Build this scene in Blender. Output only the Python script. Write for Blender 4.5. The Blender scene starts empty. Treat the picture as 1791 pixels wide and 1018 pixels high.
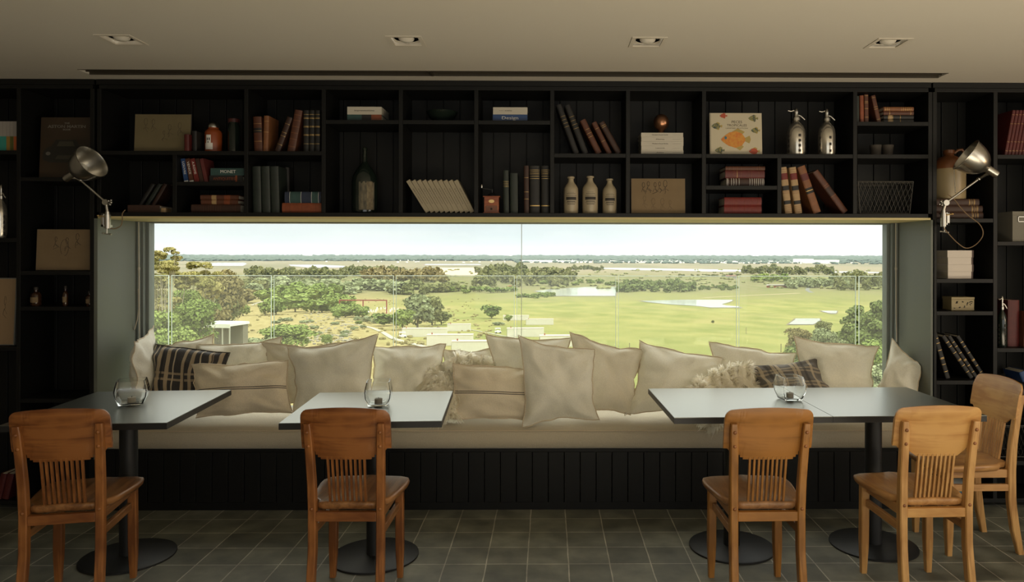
import bpy, bmesh, math, random
from mathutils import Vector, Matrix, noise as mnoise
PI = math.pi
S = bpy.context.scene
COL = S.collection

# ------------------------------------------------------------------ camera, sky, lights
F = 1260.0; CX = 973.0; CY = 446.0; YAW = math.radians(0.6); ROLL = 0.0015; EYE = 1.5
cam_d = bpy.data.cameras.new('camera'); cam = bpy.data.objects.new('camera', cam_d); COL.objects.link(cam)
cam_d.sensor_width = 36.0; cam_d.sensor_fit = 'HORIZONTAL'; cam_d.lens = 36.0 * F / 1791
cam_d.shift_x = (895.5 - CX) / 1791; cam_d.shift_y = (CY - 509.0) / 1791
cam_d.clip_start = 0.05; cam_d.clip_end = 60000
cam.matrix_world = (Matrix.Translation((0, 0, EYE)) @ Matrix.Rotation(-YAW, 4, 'Z') @ Matrix.Rotation(PI / 2, 4, 'X') @ Matrix.Rotation(ROLL, 4, 'Z'))
S.camera = cam
S.view_settings.view_transform = 'Standard'; S.view_settings.look = 'None'
S.view_settings.exposure = 0.0; S.view_settings.gamma = 1.0; S.view_settings.use_curve_mapping = False

world = bpy.data.worlds.new('sky'); S.world = world; world.use_nodes = True
wt = world.node_tree; wn = wt.nodes; wn.clear()
def wnode(t, **k):
    n = wn.new(t)
    for a, b in k.items(): setattr(n, a, b)
    return n
geo = wnode('ShaderNodeTexCoord'); sep = wnode('ShaderNodeSeparateXYZ'); wt.links.new(geo.outputs['Generated'], sep.inputs[0])
rmp = wnode('ShaderNodeValToRGB'); wt.links.new(sep.outputs['Z'], rmp.inputs[0])   # horizon to zenith, as under thin overcast
e = rmp.color_ramp.elements
e[0].position = 0.0; e[0].color = (.84, .92, .93, 1)
e[1].position = 0.06; e[1].color = (.76, .87, .92, 1)
k = rmp.color_ramp.elements.new(0.35); k.color = (1.0, .97, .89, 1)
k = rmp.color_ramp.elements.new(1.0); k.color = (1, .96, .86, 1)
rm2 = wnode('ShaderNodeValToRGB'); wt.links.new(sep.outputs['X'], rm2.inputs[0])
e = rm2.color_ramp.elements
e[0].position = 0.02; e[0].color = (0, 0, 0, 1); e[1].position = 0.30; e[1].color = (1, 1, 1, 1)
nz = wnode('ShaderNodeTexNoise'); nz.inputs['Scale'].default_value = 2.2; nz.inputs['Detail'].default_value = 5
mp = wnode('ShaderNodeMapping'); mp.inputs['Scale'].default_value = (1.5, 1.5, 9); wt.links.new(geo.outputs['Generated'], mp.inputs[0]); wt.links.new(mp.outputs[0], nz.inputs['Vector'])
nr = wnode('ShaderNodeMapRange'); nr.inputs[1].default_value = .42; nr.inputs[2].default_value = .66; wt.links.new(nz.outputs[0], nr.inputs[0])
mx0 = wnode('ShaderNodeMath', operation='MAXIMUM'); wt.links.new(rm2.outputs[0], mx0.inputs[0])
mm = wnode('ShaderNodeMath', operation='MULTIPLY'); wt.links.new(nr.outputs[0], mm.inputs[0]); mm.inputs[1].default_value = .55; wt.links.new(mm.outputs[0], mx0.inputs[1])
mix = wnode('ShaderNodeMix', data_type='RGBA'); wt.links.new(mx0.outputs[0], mix.inputs[0]); wt.links.new(rmp.outputs[0], mix.inputs[6]); mix.inputs[7].default_value = (1.06, 1.07, 1.06, 1)
st = wnode('ShaderNodeMapRange'); wt.links.new(sep.outputs['Z'], st.inputs[0]); st.inputs[1].default_value = .08; st.inputs[2].default_value = .8; st.inputs[3].default_value = 1.0; st.inputs[4].default_value = 4.3
bg = wnode('ShaderNodeBackground'); wt.links.new(mix.outputs[2], bg.inputs[0]); wt.links.new(st.outputs[0], bg.inputs[1])
wo = wnode('ShaderNodeOutputWorld'); wt.links.new(bg.outputs[0], wo.inputs[0])

def lamp(name, kind, loc, target, energy, color, **kw):
    d = bpy.data.lights.new(name, kind); d.energy = energy; d.color = color
    for a, b in kw.items(): setattr(d, a, b)
    o = bpy.data.objects.new(name, d); COL.objects.link(o); o.location = loc
    o.rotation_euler = (Vector(target) - Vector(loc)).to_track_quat('-Z', 'Y').to_euler()
    return o
lamp('sun', 'SUN', (30, 10, 60), (10, 40, 0), 1.7, (1, .93, .78), angle=math.radians(6))
# the room's other openings, behind the camera and off to the right
lamp('rear_window_daylight', 'AREA', (1.2, -3.9, 1.45), (0.8, 4, 1.0), 17, (1, .95, .84), shape='RECTANGLE', size=4.4, size_y=1.9)
lamp('side_window_daylight', 'AREA', (5.1, 0.6, 1.5), (0, 2.4, 1.0), 22, (1, .88, .70), shape='RECTANGLE', size=2.6, size_y=1.6)
lamp('added_ceiling_fill', 'AREA', (2.2, -.5, .03), (2.2, -.5, 2.5), 215, (1, .85, .62), shape='RECTANGLE', size=4.8, size_y=3.0)  # unseen fill lamp near the floor, added to brighten the ceiling
lamp('uplighter', 'SPOT', (4.9, 2.4, 1.4), (2.7, 3.4, 2.5), 40, (1, .62, .30), spot_size=math.radians(110), spot_blend=1.0, shadow_soft_size=.15)

# ------------------------------------------------------------------ measuring helpers
R = cam.matrix_world.to_3x3()
def ray(px, py): return (R @ Vector(((px - CX) / F, (CY - py) / F, -1.0)))
def at(px, py, Y):
    r = ray(px, py); t = Y / r.y
    return Vector((r.x * t, Y, EYE + r.z * t))
def onz(px, py, z):
    r = ray(px, py); t = (z - EYE) / r.z
    return Vector((r.x * t, r.y * t, z))
D = 4.238           # front face of the shelving and the bench
GY = D + .47        # the window pane
CEIL = 2.524
Xa = lambda px, Y=D: at(px, 446, Y).x
Za = lambda py, Y=D, px=900: at(px, py, Y).z
rnd = random.Random(7)

# ------------------------------------------------------------------ materials
MATS = {}
def mat(name, col, rough=.5, metal=0., spec=.5, bump=None, var=None, **kw):
    """plain principled with optional procedural colour variation and bump"""
    if name in MATS: return MATS[name]
    m = bpy.data.materials.new(name); m.use_nodes = True; nt = m.node_tree; b = nt.nodes['Principled BSDF']
    b.inputs['Base Color'].default_value = (*col, 1); b.inputs['Roughness'].default_value = rough
    b.inputs['Metallic'].default_value = metal; b.inputs['Specular IOR Level'].default_value = spec
    for a, v in kw.items(): b.inputs[a.replace('_', ' ')].default_value = v
    tc = nt.nodes.new('ShaderNodeTexCoord')
    if var:     # (scale xyz, amount, detail)
        sc, amt, col2 = var
        mpn = nt.nodes.new('ShaderNodeMapping'); mpn.inputs['Scale'].default_value = sc; nt.links.new(tc.outputs['Object'], mpn.inputs[0])
        n = nt.nodes.new('ShaderNodeTexNoise'); n.inputs['Detail'].default_value = 6; n.inputs['Scale'].default_value = 1; nt.links.new(mpn.outputs[0], n.inputs[0])
        rr = nt.nodes.new('ShaderNodeMapRange'); rr.inputs[1].default_value = .35; rr.inputs[2].default_value = .65; nt.links.new(n.outputs[0], rr.inputs[0])
        ml = nt.nodes.new('ShaderNodeMath'); ml.operation = 'MULTIPLY'; ml.inputs[1].default_value = amt; nt.links.new(rr.outputs[0], ml.inputs[0])
        mc = nt.nodes.new('ShaderNodeMix'); mc.data_type = 'RGBA'; nt.links.new(ml.outputs[0], mc.inputs[0]); mc.inputs[6].default_value = (*col, 1); mc.inputs[7].default_value = (*col2, 1)
        nt.links.new(mc.outputs[2], b.inputs['Base Color'])
    if bump:    # (scale xyz, strength, distance)
        sc, stg, dist = bump
        mpn = nt.nodes.new('ShaderNodeMapping'); mpn.inputs['Scale'].default_value = sc; nt.links.new(tc.outputs['Object'], mpn.inputs[0])
        n = nt.nodes.new('ShaderNodeTexNoise'); n.inputs['Detail'].default_value = 4; n.inputs['Scale'].default_value = 1; nt.links.new(mpn.outputs[0], n.inputs[0])
        bp = nt.nodes.new('ShaderNodeBump'); bp.inputs['Strength'].default_value = stg; bp.inputs['Distance'].default_value = dist
        nt.links.new(n.outputs[0], bp.inputs['Height']); nt.links.new(bp.outputs[0], b.inputs['Normal'])
    MATS[name] = m
    return m

def srgb(r, g, b):
    f = lambda c: (c / 255 / 12.92) if c / 255 <= .04045 else ((c / 255 + .055) / 1.055) ** 2.4
    return (f(r), f(g), f(b))

M_black = mat('black_painted_wood', (.0042, .0043, .0038), .5, spec=.30, bump=((3, 3, 60), .08, .002))
M_reveal = mat('charcoal_reveal_paint', (.12, .13, .108), .45, bump=((40, 40, 40), .05, .001))
M_frame = mat('window_aluminium', (.17, .19, .175), .4, metal=.2)
M_ceil = mat('ceiling_plaster', (.62, .58, .50), .9, var=((.6, .6, .6), .25, (.58, .52, .44)))
M_wall = mat('room_wall_paint', (.30, .28, .24), .9)
M_table = mat('charcoal_laminate', (.035, .038, .036), .36, spec=.8, IOR=1.9, Coat_Weight=.6, Coat_Roughness=.30, Specular_Tint=(.96, 1, .88, 1), Coat_Tint=(1, 1, .95, 1))
M_tedge = mat('black_table_edge', (.012, .012, .012), .45)
M_iron = mat('black_powder_coat', (.010, .0105, .011), .5, bump=((300, 300, 300), .15, .0005))
M_steel = mat('brushed_steel', (.52, .50, .45), .3, metal=1.)
M_brass = mat('brass', (.65, .45, .2), .35, metal=1.)
M_page = mat('page_paper', (.55, .50, .40), .8)
M_gold = mat('gilt_tooling', (.62, .42, .16), .4, metal=.7)
M_ink = mat('dark_ink', (.03, .025, .02), .7)
M_white = mat('white_print', (.75, .73, .68), .7)
M_cord = mat('cotton_cord', (.45, .40, .32), .9)

def wood(name, c1, c2, rough=.38, axis=2, scale=1.0):
    if name in MATS: return MATS[name]
    m = bpy.data.materials.new(name); m.use_nodes = True; nt = m.node_tree; b = nt.nodes['Principled BSDF']; L = nt.links.new
    tc = nt.nodes.new('ShaderNodeTexCoord'); mp = nt.nodes.new('ShaderNodeMapping')
    s = [34 * scale] * 3; s[axis] = 2.2 * scale; mp.inputs['Scale'].default_value = s; L(tc.outputs['Object'], mp.inputs[0])
    n1 = nt.nodes.new('ShaderNodeTexNoise'); n1.inputs['Scale'].default_value = 1; n1.inputs['Detail'].default_value = 8; n1.inputs['Distortion'].default_value = 1.2; L(mp.outputs[0], n1.inputs[0])
    n2 = nt.nodes.new('ShaderNodeTexNoise'); n2.inputs['Scale'].default_value = 5; n2.inputs['Detail'].default_value = 3; L(tc.outputs['Object'], n2.inputs[0])
    ad = nt.nodes.new('ShaderNodeMath'); ad.operation = 'ADD'; L(n1.outputs[0], ad.inputs[0]); L(n2.outputs[0], ad.inputs[1])
    cr = nt.nodes.new('ShaderNodeValToRGB'); cr.color_ramp.elements[0].position = .43; cr.color_ramp.elements[1].position = .57
    hf = nt.nodes.new('ShaderNodeMath'); hf.operation = 'MULTIPLY'; hf.inputs[1].default_value = .5; L(ad.outputs[0], hf.inputs[0]); L(hf.outputs[0], cr.inputs[0])
    cr.color_ramp.elements[0].color = (*c1, 1); cr.color_ramp.elements[1].color = (*c2, 1)
    L(cr.outputs[0], b.inputs['Base Color']); b.inputs['Roughness'].default_value = rough
    bp = nt.nodes.new('ShaderNodeBump'); bp.inputs['Strength'].default_value = .12; bp.inputs['Distance'].default_value = .001; L(n1.outputs[0], bp.inputs['Height']); L(bp.outputs[0], b.inputs['Normal'])
    MATS[name] = m; return m
WOODS = {'mid': (wood('oak_reddish', (.15, .05, .012), (.30, .115, .03)), wood('oak_reddish_cross', (.14, .045, .011), (.28, .105, .028), axis=0), wood('oak_reddish_seat', (.15, .062, .02), (.30, .14, .05), axis=1)),
         'amber': (wood('oak_amber', (.22, .092, .018), (.35, .155, .033)), wood('oak_amber_cross', (.25, .105, .019), (.35, .15, .03), axis=0), wood('oak_amber_seat', (.20, .10, .045), (.33, .17, .075), axis=1)),
         'pale': (wood('oak_pale', (.38, .19, .06), (.55, .31, .11)), wood('oak_pale_cross', (.42, .20, .055), (.56, .31, .10), axis=0), wood('oak_pale_seat', (.34, .16, .055), (.50, .27, .10), axis=1))}

def fabric(name, col, stripes=None, plaid=None, thru=0.):
    m = bpy.data.materials.new(name); m.use_nodes = True; nt = m.node_tree; b = nt.nodes['Principled BSDF']; L = nt.links.new
    b.inputs['Roughness'].default_value = .95; b.inputs['Specular IOR Level'].default_value = .15
    b.inputs['Sheen Weight'].default_value = .25; b.inputs['Sheen Roughness'].default_value = .5
    tc = nt.nodes.new('ShaderNodeTexCoord'); uv = tc.outputs['UV']
    n = nt.nodes.new('ShaderNodeTexNoise'); n.inputs['Scale'].default_value = 160; n.inputs['Detail'].default_value = 2; L(tc.outputs['Object'], n.inputs[0])
    n2 = nt.nodes.new('ShaderNodeTexNoise'); n2.inputs['Scale'].default_value = 9; n2.inputs['Detail'].default_value = 4; n2.inputs['Distortion'].default_value = .8; L(tc.outputs['Object'], n2.inputs[0])
    c = nt.nodes.new('ShaderNodeMix'); c.data_type = 'RGBA'; L(n.outputs[0], c.inputs[0])
    c.inputs[6].default_value = (*[x * .88 for x in col], 1); c.inputs[7].default_value = (*[min(1, x * 1.1) for x in col], 1)
    out = c.outputs[2]
    sp = nt.nodes.new('ShaderNodeSeparateXYZ'); L(uv, sp.inputs[0])
    def band(chan, centre, half, colr, amt=1.0):
        nonlocal out
        s1 = nt.nodes.new('ShaderNodeMath'); s1.operation = 'SUBTRACT'; L(sp.outputs[chan], s1.inputs[0]); s1.inputs[1].default_value = centre
        a = nt.nodes.new('ShaderNodeMath'); a.operation = 'ABSOLUTE'; L(s1.outputs[0], a.inputs[0])
        l = nt.nodes.new('ShaderNodeMath'); l.operation = 'LESS_THAN'; L(a.outputs[0], l.inputs[0]); l.inputs[1].default_value = half
        mu = nt.nodes.new('ShaderNodeMath'); mu.operation = 'MULTIPLY'; L(l.outputs[0], mu.inputs[0]); mu.inputs[1].default_value = amt
        mxx = nt.nodes.new('ShaderNodeMix'); mxx.data_type = 'RGBA'; L(mu.outputs[0], mxx.inputs[0]); L(out, mxx.inputs[6]); mxx.inputs[7].default_value = (*colr, 1); out = mxx.outputs[2]
    if stripes:
        for cen, half in stripes: band('Y', cen, half, (.10, .085, .075))
    if plaid:
        for ch, cen, half, colr, amt in plaid: band(ch, cen, half, colr, amt)
    L(out, b.inputs['Base Color'])
    ad = nt.nodes.new('ShaderNodeMath'); ad.operation = 'MULTIPLY_ADD'; L(n2.outputs[0], ad.inputs[0]); ad.inputs[1].default_value = 2.0; L(n.outputs[0], ad.inputs[2])
    bp = nt.nodes.new('ShaderNodeBump'); bp.inputs['Strength'].default_value = .35; bp.inputs['Distance'].default_value = .004; L(ad.outputs[0], bp.inputs['Height']); L(bp.outputs[0], b.inputs['Normal'])
    if thru:
        t = nt.nodes.new('ShaderNodeBsdfTranslucent'); L(out, t.inputs[0]); x = nt.nodes.new('ShaderNodeMixShader'); x.inputs[0].default_value = thru
        L(b.outputs[0], x.inputs[1]); L(t.outputs[0], x.inputs[2]); L(x.outputs[0], nt.nodes['Material Output'].inputs[0])
    MATS[name] = m; return m
M_linen = fabric('cream_linen', (.90, .87, .76), thru=.25)
M_linen2 = fabric('natural_linen', (.80, .75, .62), thru=.2)
M_seat = fabric('seat_linen', (.50, .44, .33))
M_pipe = fabric('tan_piping', (.60, .50, .36))
M_strip = fabric('striped_linen', (.74, .65, .49), stripes=[(.50, .008), (.465, .008)])
tan = (.42, .33, .22)
M_plaid = fabric('plaid_wool', (.045, .042, .040), plaid=[('X', c, .021, tan, .85) for c in (.12, .30, .40, .58, .67, .85, .94)] + [('X', c, .007, (.55, .46, .33), .8) for c in (.19, .24, .47, .75)] + [('Y', c, .020, tan, .6) for c in (.36, .47)] + [('X', c, .008, (.02, .02, .02), .8) for c in (.34, .60, .86)])
M_plaid2 = fabric('plaid_wool_grey', (.14, .13, .12), plaid=[('X', c, .022, (.50, .42, .30), .75) for c in (.12, .30, .36, .56, .62, .84)] + [('Y', c, .022, (.50, .42, .30), .5) for c in (.30, .38, .66, .74)] + [('X', c, .02, (.05, .05, .05), .6) for c in (.22, .72)])
M_fur = mat('sheep_fleece', (.99, .96, .86), .8)
nt = M_fur.node_tree; _t = nt.nodes.new('ShaderNodeBsdfTranslucent'); _t.inputs[0].default_value = (1, .98, .90, 1); _m = nt.nodes.new('ShaderNodeMixShader'); _m.inputs[0].default_value = .62
nt.links.new(nt.nodes['Principled BSDF'].outputs[0], _m.inputs[1]); nt.links.new(_t.outputs[0], _m.inputs[2]); nt.links.new(_m.outputs[0], nt.nodes['Material Output'].inputs[0])
M_skin = mat('sheep_hide', (.92, .86, .72), .9)

def tile_floor():
    m = bpy.data.materials.new('cement_tiles'); m.use_nodes = True; nt = m.node_tree; b = nt.nodes['Principled BSDF']; L = nt.links.new
    tc = nt.nodes.new('ShaderNodeTexCoord'); mp = nt.nodes.new('ShaderNodeMapping')
    p = onz(924.5, 985.6, 0)
    mp.inputs['Location'].default_value = (-p.x + 10.0 + .0025, -p.y + 10.0 + .0025, 0); mp.inputs['Rotation'].default_value = (0, 0, 0); L(tc.outputs['Object'], mp.inputs[0])
    wob = nt.nodes.new('ShaderNodeTexNoise'); wob.inputs['Scale'].default_value = 6; L(tc.outputs['Object'], wob.inputs[0])
    wa = nt.nodes.new('ShaderNodeVectorMath'); wa.operation = 'SCALE'; L(wob.outputs['Color'], wa.inputs[0]); wa.inputs['Scale'].default_value = .006
    wb = nt.nodes.new('ShaderNodeVectorMath'); wb.operation = 'ADD'; L(mp.outputs[0], wb.inputs[0]); L(wa.outputs[0], wb.inputs[1])
    br = nt.nodes.new('ShaderNodeTexBrick'); br.offset = 0; br.squash = 1; L(wb.outputs[0], br.inputs[0])
    br.inputs['Scale'].default_value = 1; br.inputs['Brick Width'].default_value = .2; br.inputs['Row Height'].default_value = .2; br.inputs['Mortar Size'].default_value = .0034; br.inputs['Mortar Smooth'].default_value = .3
    br.inputs['Color1'].default_value = (.105, .107, .083, 1); br.inputs['Color2'].default_value = (.165, .167, .132, 1); br.inputs['Mortar'].default_value = (.36, .34, .28, 1)
    n = nt.nodes.new('ShaderNodeTexNoise'); n.inputs['Scale'].default_value = 7; n.inputs['Detail'].default_value = 7; L(tc.outputs['Object'], n.inputs[0])
    rr = nt.nodes.new('ShaderNodeMapRange'); rr.inputs[1].default_value = .3; rr.inputs[2].default_value = .7; rr.inputs[3].default_value = .6; rr.inputs[4].default_value = 1.4; L(n.outputs[0], rr.inputs[0])
    ms = nt.nodes.new('ShaderNodeVectorMath'); ms.operation = 'SCALE'; L(br.outputs[0], ms.inputs[0]); L(rr.outputs[0], ms.inputs['Scale'])
    L(ms.outputs[0], b.inputs['Base Color']); b.inputs['Roughness'].default_value = .55
    rg = nt.nodes.new('ShaderNodeMapRange'); rg.inputs[3].default_value = .42; rg.inputs[4].default_value = .7; L(n.outputs[0], rg.inputs[0]); L(rg.outputs[0], b.inputs['Roughness'])
    sb = nt.nodes.new('ShaderNodeMath'); sb.operation = 'MULTIPLY_ADD'; L(br.outputs['Fac'], sb.inputs[0]); sb.inputs[1].default_value = -1; L(n.outputs[0], sb.inputs[2])
    bp = nt.nodes.new('ShaderNodeBump'); bp.inputs['Strength'].default_value = .4; bp.inputs['Distance'].default_value = .003; L(sb.outputs[0], bp.inputs['Height']); L(bp.outputs[0], b.inputs['Normal'])
    return m

def thin_glass(name, tint, refl=1.0, veil=0.0):
    m = bpy.data.materials.new(name); m.use_nodes = True; nt = m.node_tree; nt.nodes.clear(); L = nt.links.new
    o = nt.nodes.new('ShaderNodeOutputMaterial'); tr = nt.nodes.new('ShaderNodeBsdfTransparent'); tr.inputs[0].default_value = (*tint, 1)
    gl = nt.nodes.new('ShaderNodeBsdfGlossy'); gl.inputs['Roughness'].default_value = .02
    fr = nt.nodes.new('ShaderNodeFresnel'); fr.inputs[0].default_value = 1.45
    mu = nt.nodes.new('ShaderNodeMath'); mu.operation = 'MULTIPLY'; mu.inputs[1].default_value = refl; L(fr.outputs[0], mu.inputs[0])
    mx = nt.nodes.new('ShaderNodeMixShader'); L(mu.outputs[0], mx.inputs[0]); L(tr.outputs[0], mx.inputs[1]); L(gl.outputs[0], mx.inputs[2])
    last = mx
    if veil:    # milky veil over the view, mixed in as a pale diffuse layer
        df = nt.nodes.new('ShaderNodeBsdfDiffuse'); df.inputs[0].default_value = (.8, .8, .72, 1)
        m2 = nt.nodes.new('ShaderNodeMixShader'); m2.inputs[0].default_value = veil; L(mx.outputs[0], m2.inputs[1]); L(df.outputs[0], m2.inputs[2]); last = m2
    L(last.outputs[0], o.inputs[0]); MATS[name] = m; return m
M_pane = thin_glass('window_glass', (.98, .99, .97), .3)
M_bal = thin_glass('balustrade_glass', (.95, .97, .93), .3, veil=.07)
M_bedge = mat('glass_edge', (.55, .62, .55), .3)
M_glass = mat('clear_glass', (.97, .98, .97), .03, Transmission_Weight=1.0, IOR=1.45)
M_dglass = mat('dark_green_glass', (.01, .016, .012), .12, spec=.7)
M_silver = mat('silvered_siphon_glass', (.62, .58, .50), .22, metal=.85, var=((30, 30, 30), .5, (.35, .32, .27)))

# ------------------------------------------------------------------ object helpers
def tag(o, label=None, cat=None, group=None, kind=None):
    if label: o['label'] = label
    if cat: o['category'] = cat
    if group: o['group'] = group
    if kind: o['kind'] = kind
    return o
def empty(name, loc=(0, 0, 0), rz=0., label=None, cat=None, group=None):
    o = bpy.data.objects.new(name, None); COL.objects.link(o); o.location = loc; o.rotation_euler = (0, 0, rz); o.empty_display_size = .05
    return tag(o, label, cat, group)
def link_mesh(name, me, m, parent=None, smooth=False):
    o = bpy.data.objects.new(name, me); COL.objects.link(o)
    if m and not me.materials:
        for q in (m if isinstance(m, (list, tuple)) else [m]): me.materials.append(q)
    if smooth:
        for p in me.polygons: p.use_smooth = True
    if parent: o.parent = parent
    return o
def copy_tree(o, parent=None):
    c = o.copy(); COL.objects.link(c); c.parent = parent
    for ch in list(o.children): copy_tree(ch, c)
    return c

class MB:
    """collects shapes into one mesh"""
    def __init__(s): s.bm = bmesh.new()
    def box(s, a, b, rot=None, bev=0.):
        a, b = Vector(a), Vector(b); c = (a + b) / 2; d = b - a
        mtx = Matrix.Translation(c) @ (rot if rot else Matrix.Identity(4)) @ Matrix.Diagonal((abs(d.x), abs(d.y), abs(d.z), 1))
        r = bmesh.ops.create_cube(s.bm, size=1, matrix=mtx)
        if bev:
            es = list({e for v in r['verts'] for e in v.link_edges})
            bmesh.ops.bevel(s.bm, geom=es, offset=bev, segments=2, affect='EDGES', profile=.5)
        return s
    def cyl(s, p, q, r1, r2=None, seg=20, caps=True):
        p, q = Vector(p), Vector(q); r2 = r1 if r2 is None else r2; d = q - p
        m = Matrix.Translation((p + q) / 2) @ d.to_track_quat('Z', 'Y').to_matrix().to_4x4()
        bmesh.ops.create_cone(s.bm, cap_ends=caps, segments=seg, radius1=r1, radius2=r2, depth=d.length, matrix=m); return s
    def sphere(s, c, r, sc=(1, 1, 1), seg=16):
        bmesh.ops.create_uvsphere(s.bm, u_segments=seg, v_segments=max(6, seg // 2), radius=r, matrix=Matrix.Translation(c) @ Matrix.Diagonal((*sc, 1))); return s
    def lathe(s, prof, seg=32, mtx=Matrix.Identity(4), sq=None):
        """prof: (radius, z) list; sq -> superellipse exponent for squarish plans"""
        rings = []
        for r, z in prof:
            ring = []
            for i in range(seg):
                a = 2 * PI * i / seg; c, n = math.cos(a), math.sin(a)
                k = 1. if not sq else (abs(c) ** sq + abs(n) ** sq) ** (-1 / sq)
                ring.append(s.bm.verts.new(mtx @ Vector((r * c * k, r * n * k, z))))
            rings.append(ring)
        for a, b in zip(rings, rings[1:]):
            for i in range(seg): s.bm.faces.new((a[i], a[(i + 1) % seg], b[(i + 1) % seg], b[i]))
        if prof[0][0] > 1e-5: s.bm.faces.new(list(reversed(rings[0])))
        if prof[-1][0] > 1e-5: s.bm.faces.new(rings[-1])
        return s
    def tube(s, pts, r, seg=8, closed=False, flat=1.):
        pts = [Vector(p) for p in pts]; n = len(pts); rings = []; up = Vector((0, 0, 1)); prev = None
        for i, p in enumerate(pts):
            a = pts[(i - 1) % n] if (closed or i > 0) else p; b = pts[(i + 1) % n] if (closed or i < n - 1) else p
            t = (b - a).normalized() if (b - a).length > 1e-9 else Vector((0, 0, 1))
            if prev is None:
                u = t.orthogonal().normalized()
            else:
                u = prev - t * prev.dot(t); u = u.normalized() if u.length > 1e-6 else t.orthogonal().normalized()
            prev = u; w = t.cross(u); rr = r[i] if isinstance(r, (list, tuple)) else r
            rings.append([s.bm.verts.new(p + (u * math.cos(2 * PI * k / seg) + w * math.sin(2 * PI * k / seg) * flat) * rr) for k in range(seg)])
        m = n if closed else n - 1
        for i in range(m):
            A, B = rings[i], rings[(i + 1) % n]
            for k in range(seg): s.bm.faces.new((A[k], A[(k + 1) % seg], B[(k + 1) % seg], B[k]))
        if not closed:
            s.bm.faces.new(list(reversed(rings[0]))); s.bm.faces.new(rings[-1])
        return s
    def prism(s, pts, a, b):
        """pts 2D (x,z) extruded along y from a to b"""
        A = [s.bm.verts.new((x, a, z)) for x, z in pts]; B = [s.bm.verts.new((x, b, z)) for x, z in pts]
        s.bm.faces.new(A); s.bm.faces.new(list(reversed(B)))
        for i in range(len(pts)): s.bm.faces.new((A[i], B[i], B[(i + 1) % len(pts)], A[(i + 1) % len(pts)]))
        return s
    def loft(s, secs):
        rs = [[s.bm.verts.new(p) for p in sec] for sec in secs]; n = len(rs[0])
        for a, b in zip(rs, rs[1:]):
            for i in range(n): s.bm.faces.new((a[i], a[(i + 1) % n], b[(i + 1) % n], b[i]))
        s.bm.faces.new(list(reversed(rs[0]))); s.bm.faces.new(rs[-1]); return s
    def build(s, name, m, parent=None, smooth=False, weld=False):
        if weld: bmesh.ops.remove_doubles(s.bm, verts=s.bm.verts, dist=1e-5)
        bmesh.ops.recalc_face_normals(s.bm, faces=s.bm.faces)
        me = bpy.data.meshes.new(name); s.bm.to_mesh(me); s.bm.free()
        o = link_mesh(name, me, m, parent)
        if smooth:
            for p in me.polygons: p.use_smooth = True
            me.set_sharp_from_angle(angle=math.radians(38))
        return o
def struct(o): o['kind'] = 'structure'; return o

def lettering(body, size, mtx, m, parent, name='lettering', depth=.0004, align='CENTER', fit=None, italic=0, bold=0):
    cu = bpy.data.curves.new(name, 'FONT'); cu.body = body; cu.size = size; cu.align_x = align; cu.align_y = 'CENTER'; cu.extrude = depth; cu.shear = italic; cu.offset = bold
    cu.resolution_u = 2
    o = bpy.data.objects.new(name, cu); COL.objects.link(o)
    dg = bpy.context.evaluated_depsgraph_get(); me = bpy.data.meshes.new_from_object(o.evaluated_get(dg))
    bpy.data.objects.remove(o); bpy.data.curves.remove(cu)
    if fit and len(me.vertices):
        w = max(v.co.x for v in me.vertices) - min(v.co.x for v in me.vertices)
        if w > 0:
            k = fit / w
            for v in me.vertices: v.co.x *= k
    me.transform(mtx); me.materials.clear()
    return link_mesh(name, me, m, parent)
FRONT = Matrix.Rotation(PI / 2, 4, 'X')      # lettering plane facing the room (-Y), upright

# ------------------------------------------------------------------ the room shell
XL, XR, YB = -4.3, 5.2, -4.2
floor = MB().box((XL, YB, -.12), (XR, D + .6, 0)).build('floor', tile_floor()); floor.data.materials[0].name = 'cement_tiles'; struct(floor)
NXL, NXR = Xa(170.5), Xa(1628)          # niche opening
NZT = Za(383.2)                          # niche top
SX0 = at(138, 127, D).x; 
# ceiling with the long air slot and four downlight holes left open
slotL, slotR = onz(152, 122.5, CEIL), onz(1650, 127.5, CEIL)
sy0 = onz(900, 124.5, CEIL).y; sy1 = onz(900, 133.2, CEIL).y
sxl = onz(139, 123, CEIL).x; sxr = onz(1660, 127.5, CEIL).x
DL = []
for (xa, xb, ya, yb) in ((180, 249, 63.5, 77.5), (684, 738, 65.5, 79), (1107, 1159, 67, 80), (1523, 1586, 68, 82)):
    p = onz((xa + xb) / 2, (ya + yb) / 2, CEIL); DL.append((p.x, p.y))
def ceiling_mesh():
    xs = sorted({XL, XR, sxl, sxr} | {x + s * .085 for x, y in DL for s in (-1, 1)})
    ys = sorted({YB, D + .0, sy0, sy1} | {sum(y for x, y in DL) / 4 + s * .085 for s in (-1, 1)})
    yc = sum(y for x, y in DL) / 4
    b = MB()
    for x0, x1 in zip(xs, xs[1:]):
        for y0, y1 in zip(ys, ys[1:]):
            cx, cy = (x0 + x1) / 2, (y0 + y1) / 2
            if sxl < cx < sxr and sy0 < cy < sy1: continue
            if abs(cy - yc) < .08 and any(abs(cx - x) < .08 for x, y in DL): continue
            b.box((x0, y0, CEIL), (x1, y1, CEIL + .12))
    bm = b.bm; bmesh.ops.remove_doubles(bm, verts=bm.verts, dist=1e-4)
    return b, yc
cb, DLY = ceiling_mesh(); struct(cb.build('ceiling', M_ceil))
struct(MB().box((XL, D - .0, CEIL + .0), (XR, D + .9, CEIL + .12)).build('trim_1', M_wall))
struct(MB().box((XL - .15, YB, 0), (XL, D + .62, CEIL)).build('wall_left', M_wall))
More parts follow.
